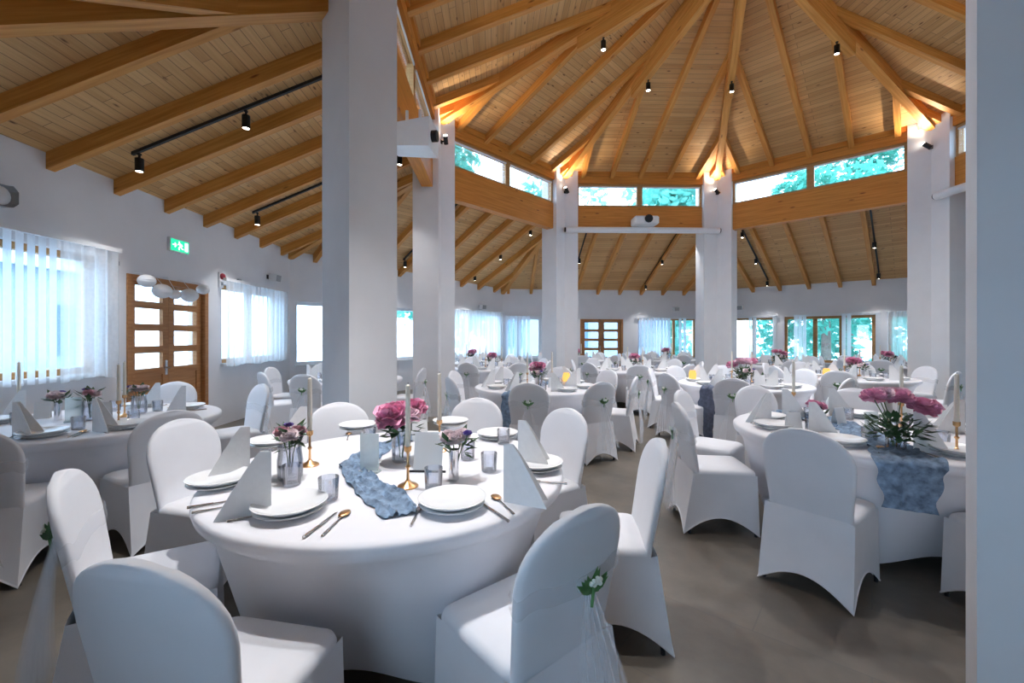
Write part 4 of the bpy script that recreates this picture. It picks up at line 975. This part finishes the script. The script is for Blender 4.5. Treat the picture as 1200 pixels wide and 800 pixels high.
# projector under the left ring beam
t = thing('projector', 'white projector with black lens under the ring beam beside first pillar', 'projector', (-1.13, 5.15, EYE + 2.36), -.12)
m = MB(); m.hexa([(-.25, -.16, -.14), (.24, -.18, -.18), (.24, .18, -.18), (-.25, .16, -.14), (-.27, -.18, .10), (.25, -.2, .15), (.25, .2, .15), (-.27, .18, .10)]); hb = obj('case', m, 'white_plastic', t, 0)
m = MB(); m.tube([(.24, -.06, -.02), (.31, -.06, -.02)], .065, 16); obj('lens', m, 'black', hb)
m = MB(); m.tube([(-.08, 0, .11), (-.08, 0, .33)], .02); m.tube([(.08, 0, .12), (.08, 0, .33)], .02); obj('bracket', m, 'white_plastic', t)
# projector on the back beam and screen cases
nb, tb = nrm(0), tng(0); q = C + nb * (A - .12) + tb * .05
t = thing('projector', 'white projector on the beam between third and fourth pillar', 'projector', v3(q, HB + .20), math.radians(1.5))
m = MB(); m.rbox((0, 0, 0), (.62, .40, .20), .06); bo = obj('case', m, 'white_plastic', t); m = MB(); m.lathe([(.001, 0), (.10, 0), (.10, .03), (.085, .035), (.08, .02), (.001, .02)], n=24)
lens = obj('lens', m, 'black', bo); lens.location = (.03, -.20, .02); lens.rotation_euler = (PI / 2, 0, 0); m = MB(); m.tube([(-.1, .1, .09), (-.1, .2, .14)], .02); m.tube([(.1, .1, .09), (.1, .2, .14)], .02); m.box((0, .205, .12), (.4, .02, .1)); obj('bracket', m, 'white_plastic', t)
def screen_case(k, s0, s1, z, label, o_=-.08, cap='black'):
    n_, t_ = nrm(k), tng(k); a_ = v3(C + n_ * (A + o_) + t_ * s0, z); b_ = v3(C + n_ * (A + o_) + t_ * s1, z)
    t = thing('screen_case', label, 'projection screen', a_); t.location = (0, 0, 0); m = MB(); m.tube([a_, b_], .075, 16); obj('roller_tube', m, 'white_plastic', t); d = (b_ - a_).normalized()
    m = MB(); m.tube([a_ - d * .03, a_], .06, 12); m.tube([b_, b_ + d * .03], .06, 12); obj('end_cap', m, cap, t)
screen_case(0, -1.95, 1.95, HB - .02, 'long white projection screen case under the far beam', -.12)
screen_case(2, -1.75, 1.6, HB - .05, 'white projection screen case right of the fifth pillar', -.12)

# ------------------------------------------------------------------ outside
m = MB(); m.lathe([(.001, -.12), (90, -.12)], n=48); g = obj('ground', m, 'paving', None, 0); g['kind'] = 'structure'
def tree_mesh(seed, h, r, mat):
    rnd = random.Random(seed); m = MB(); cl = []
    for i in range(44):
        a = rnd.random() * 2 * PI; rr = r * rnd.random() ** .5; z = h * rnd.uniform(.05, 1.0); cl.append((Vector((rr * math.cos(a) * (1.15 - z / h * .6), rr * math.sin(a) * (1.15 - z / h * .6), z)), r * rnd.uniform(.25, .5)))
    for c, q in cl:
        for i in range(120):
            d = Vector((rnd.gauss(0, 1), rnd.gauss(0, 1), rnd.gauss(0, 1))).normalized() * q * rnd.uniform(.5, 1); p = c + d; a1 = Vector((rnd.gauss(0, 1), rnd.gauss(0, 1), rnd.gauss(0, 1))).normalized(); b1 = a1.orthogonal().normalized(); s_ = rnd.uniform(.13, .26)
            m.add([p - a1 * s_, p + b1 * s_ * .5, p + a1 * s_, p - b1 * s_ * .5], [(0, 1, 2, 3)])
    return m.mesh('foliage', mat, 0)
TM = [tree_mesh(1, 8.5, 2.6, 'tree_leaf'), tree_mesh(2, 7.5, 2.4, 'tree_leaf_pale')]
tk = MB(); tk.tube([(0, 0, -.12), (.05, 0, 2), (0, .1, 5.5)], [.2, .16, .05], 8); TKM = tk.mesh('trunk', 'bark', 60)
spots = [(13.7, 18.6, 0, 1.0, 'behind the wide green window'), (17.6, 15.6, 1, 1.0, 'right of the wide green window'), (20.8, 10.8, 0, 1.0, 'beyond the far right voile window'), (19.0, 24.2, 0, 1.5, 'tall behind the wide green window'),
         (10.2, 26.0, 1, 1.5, 'above the far beam at right'), (3.6, 29.5, 1, 1.55, 'above the far beam at centre'), (-6.5, 36.0, 0, 2.0, 'above the beam between second and third pillar')]
for x, y, k, sc_, lab in spots:
    t = thing('garden_tree', 'green leafy garden tree %s' % lab, 'tree', (x, y, 0), x, 'garden trees outside the windows'); t.scale = (sc_, sc_, sc_); obj('foliage', TM[k], None, t, 0); obj('trunk', TKM, None, t)
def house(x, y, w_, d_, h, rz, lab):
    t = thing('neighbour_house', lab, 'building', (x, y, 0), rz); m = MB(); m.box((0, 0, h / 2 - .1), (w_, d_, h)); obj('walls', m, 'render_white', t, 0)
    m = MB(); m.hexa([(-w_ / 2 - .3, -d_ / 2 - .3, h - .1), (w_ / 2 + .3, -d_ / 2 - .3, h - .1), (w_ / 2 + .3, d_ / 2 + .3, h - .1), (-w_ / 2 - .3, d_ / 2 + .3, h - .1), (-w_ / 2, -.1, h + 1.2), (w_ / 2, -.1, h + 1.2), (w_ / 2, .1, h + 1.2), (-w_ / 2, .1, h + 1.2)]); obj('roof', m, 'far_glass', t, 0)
    n = int(w_ // 2.2)
    for i in range(n):
        m = MB(); m.box((-w_ / 2 + 1.1 + i * (w_ - 2.2) / max(n - 1, 1), -d_ / 2 - .01, 1.6), (1.0, .06, 1.3)); obj('window', m, 'far_glass', t, 0)
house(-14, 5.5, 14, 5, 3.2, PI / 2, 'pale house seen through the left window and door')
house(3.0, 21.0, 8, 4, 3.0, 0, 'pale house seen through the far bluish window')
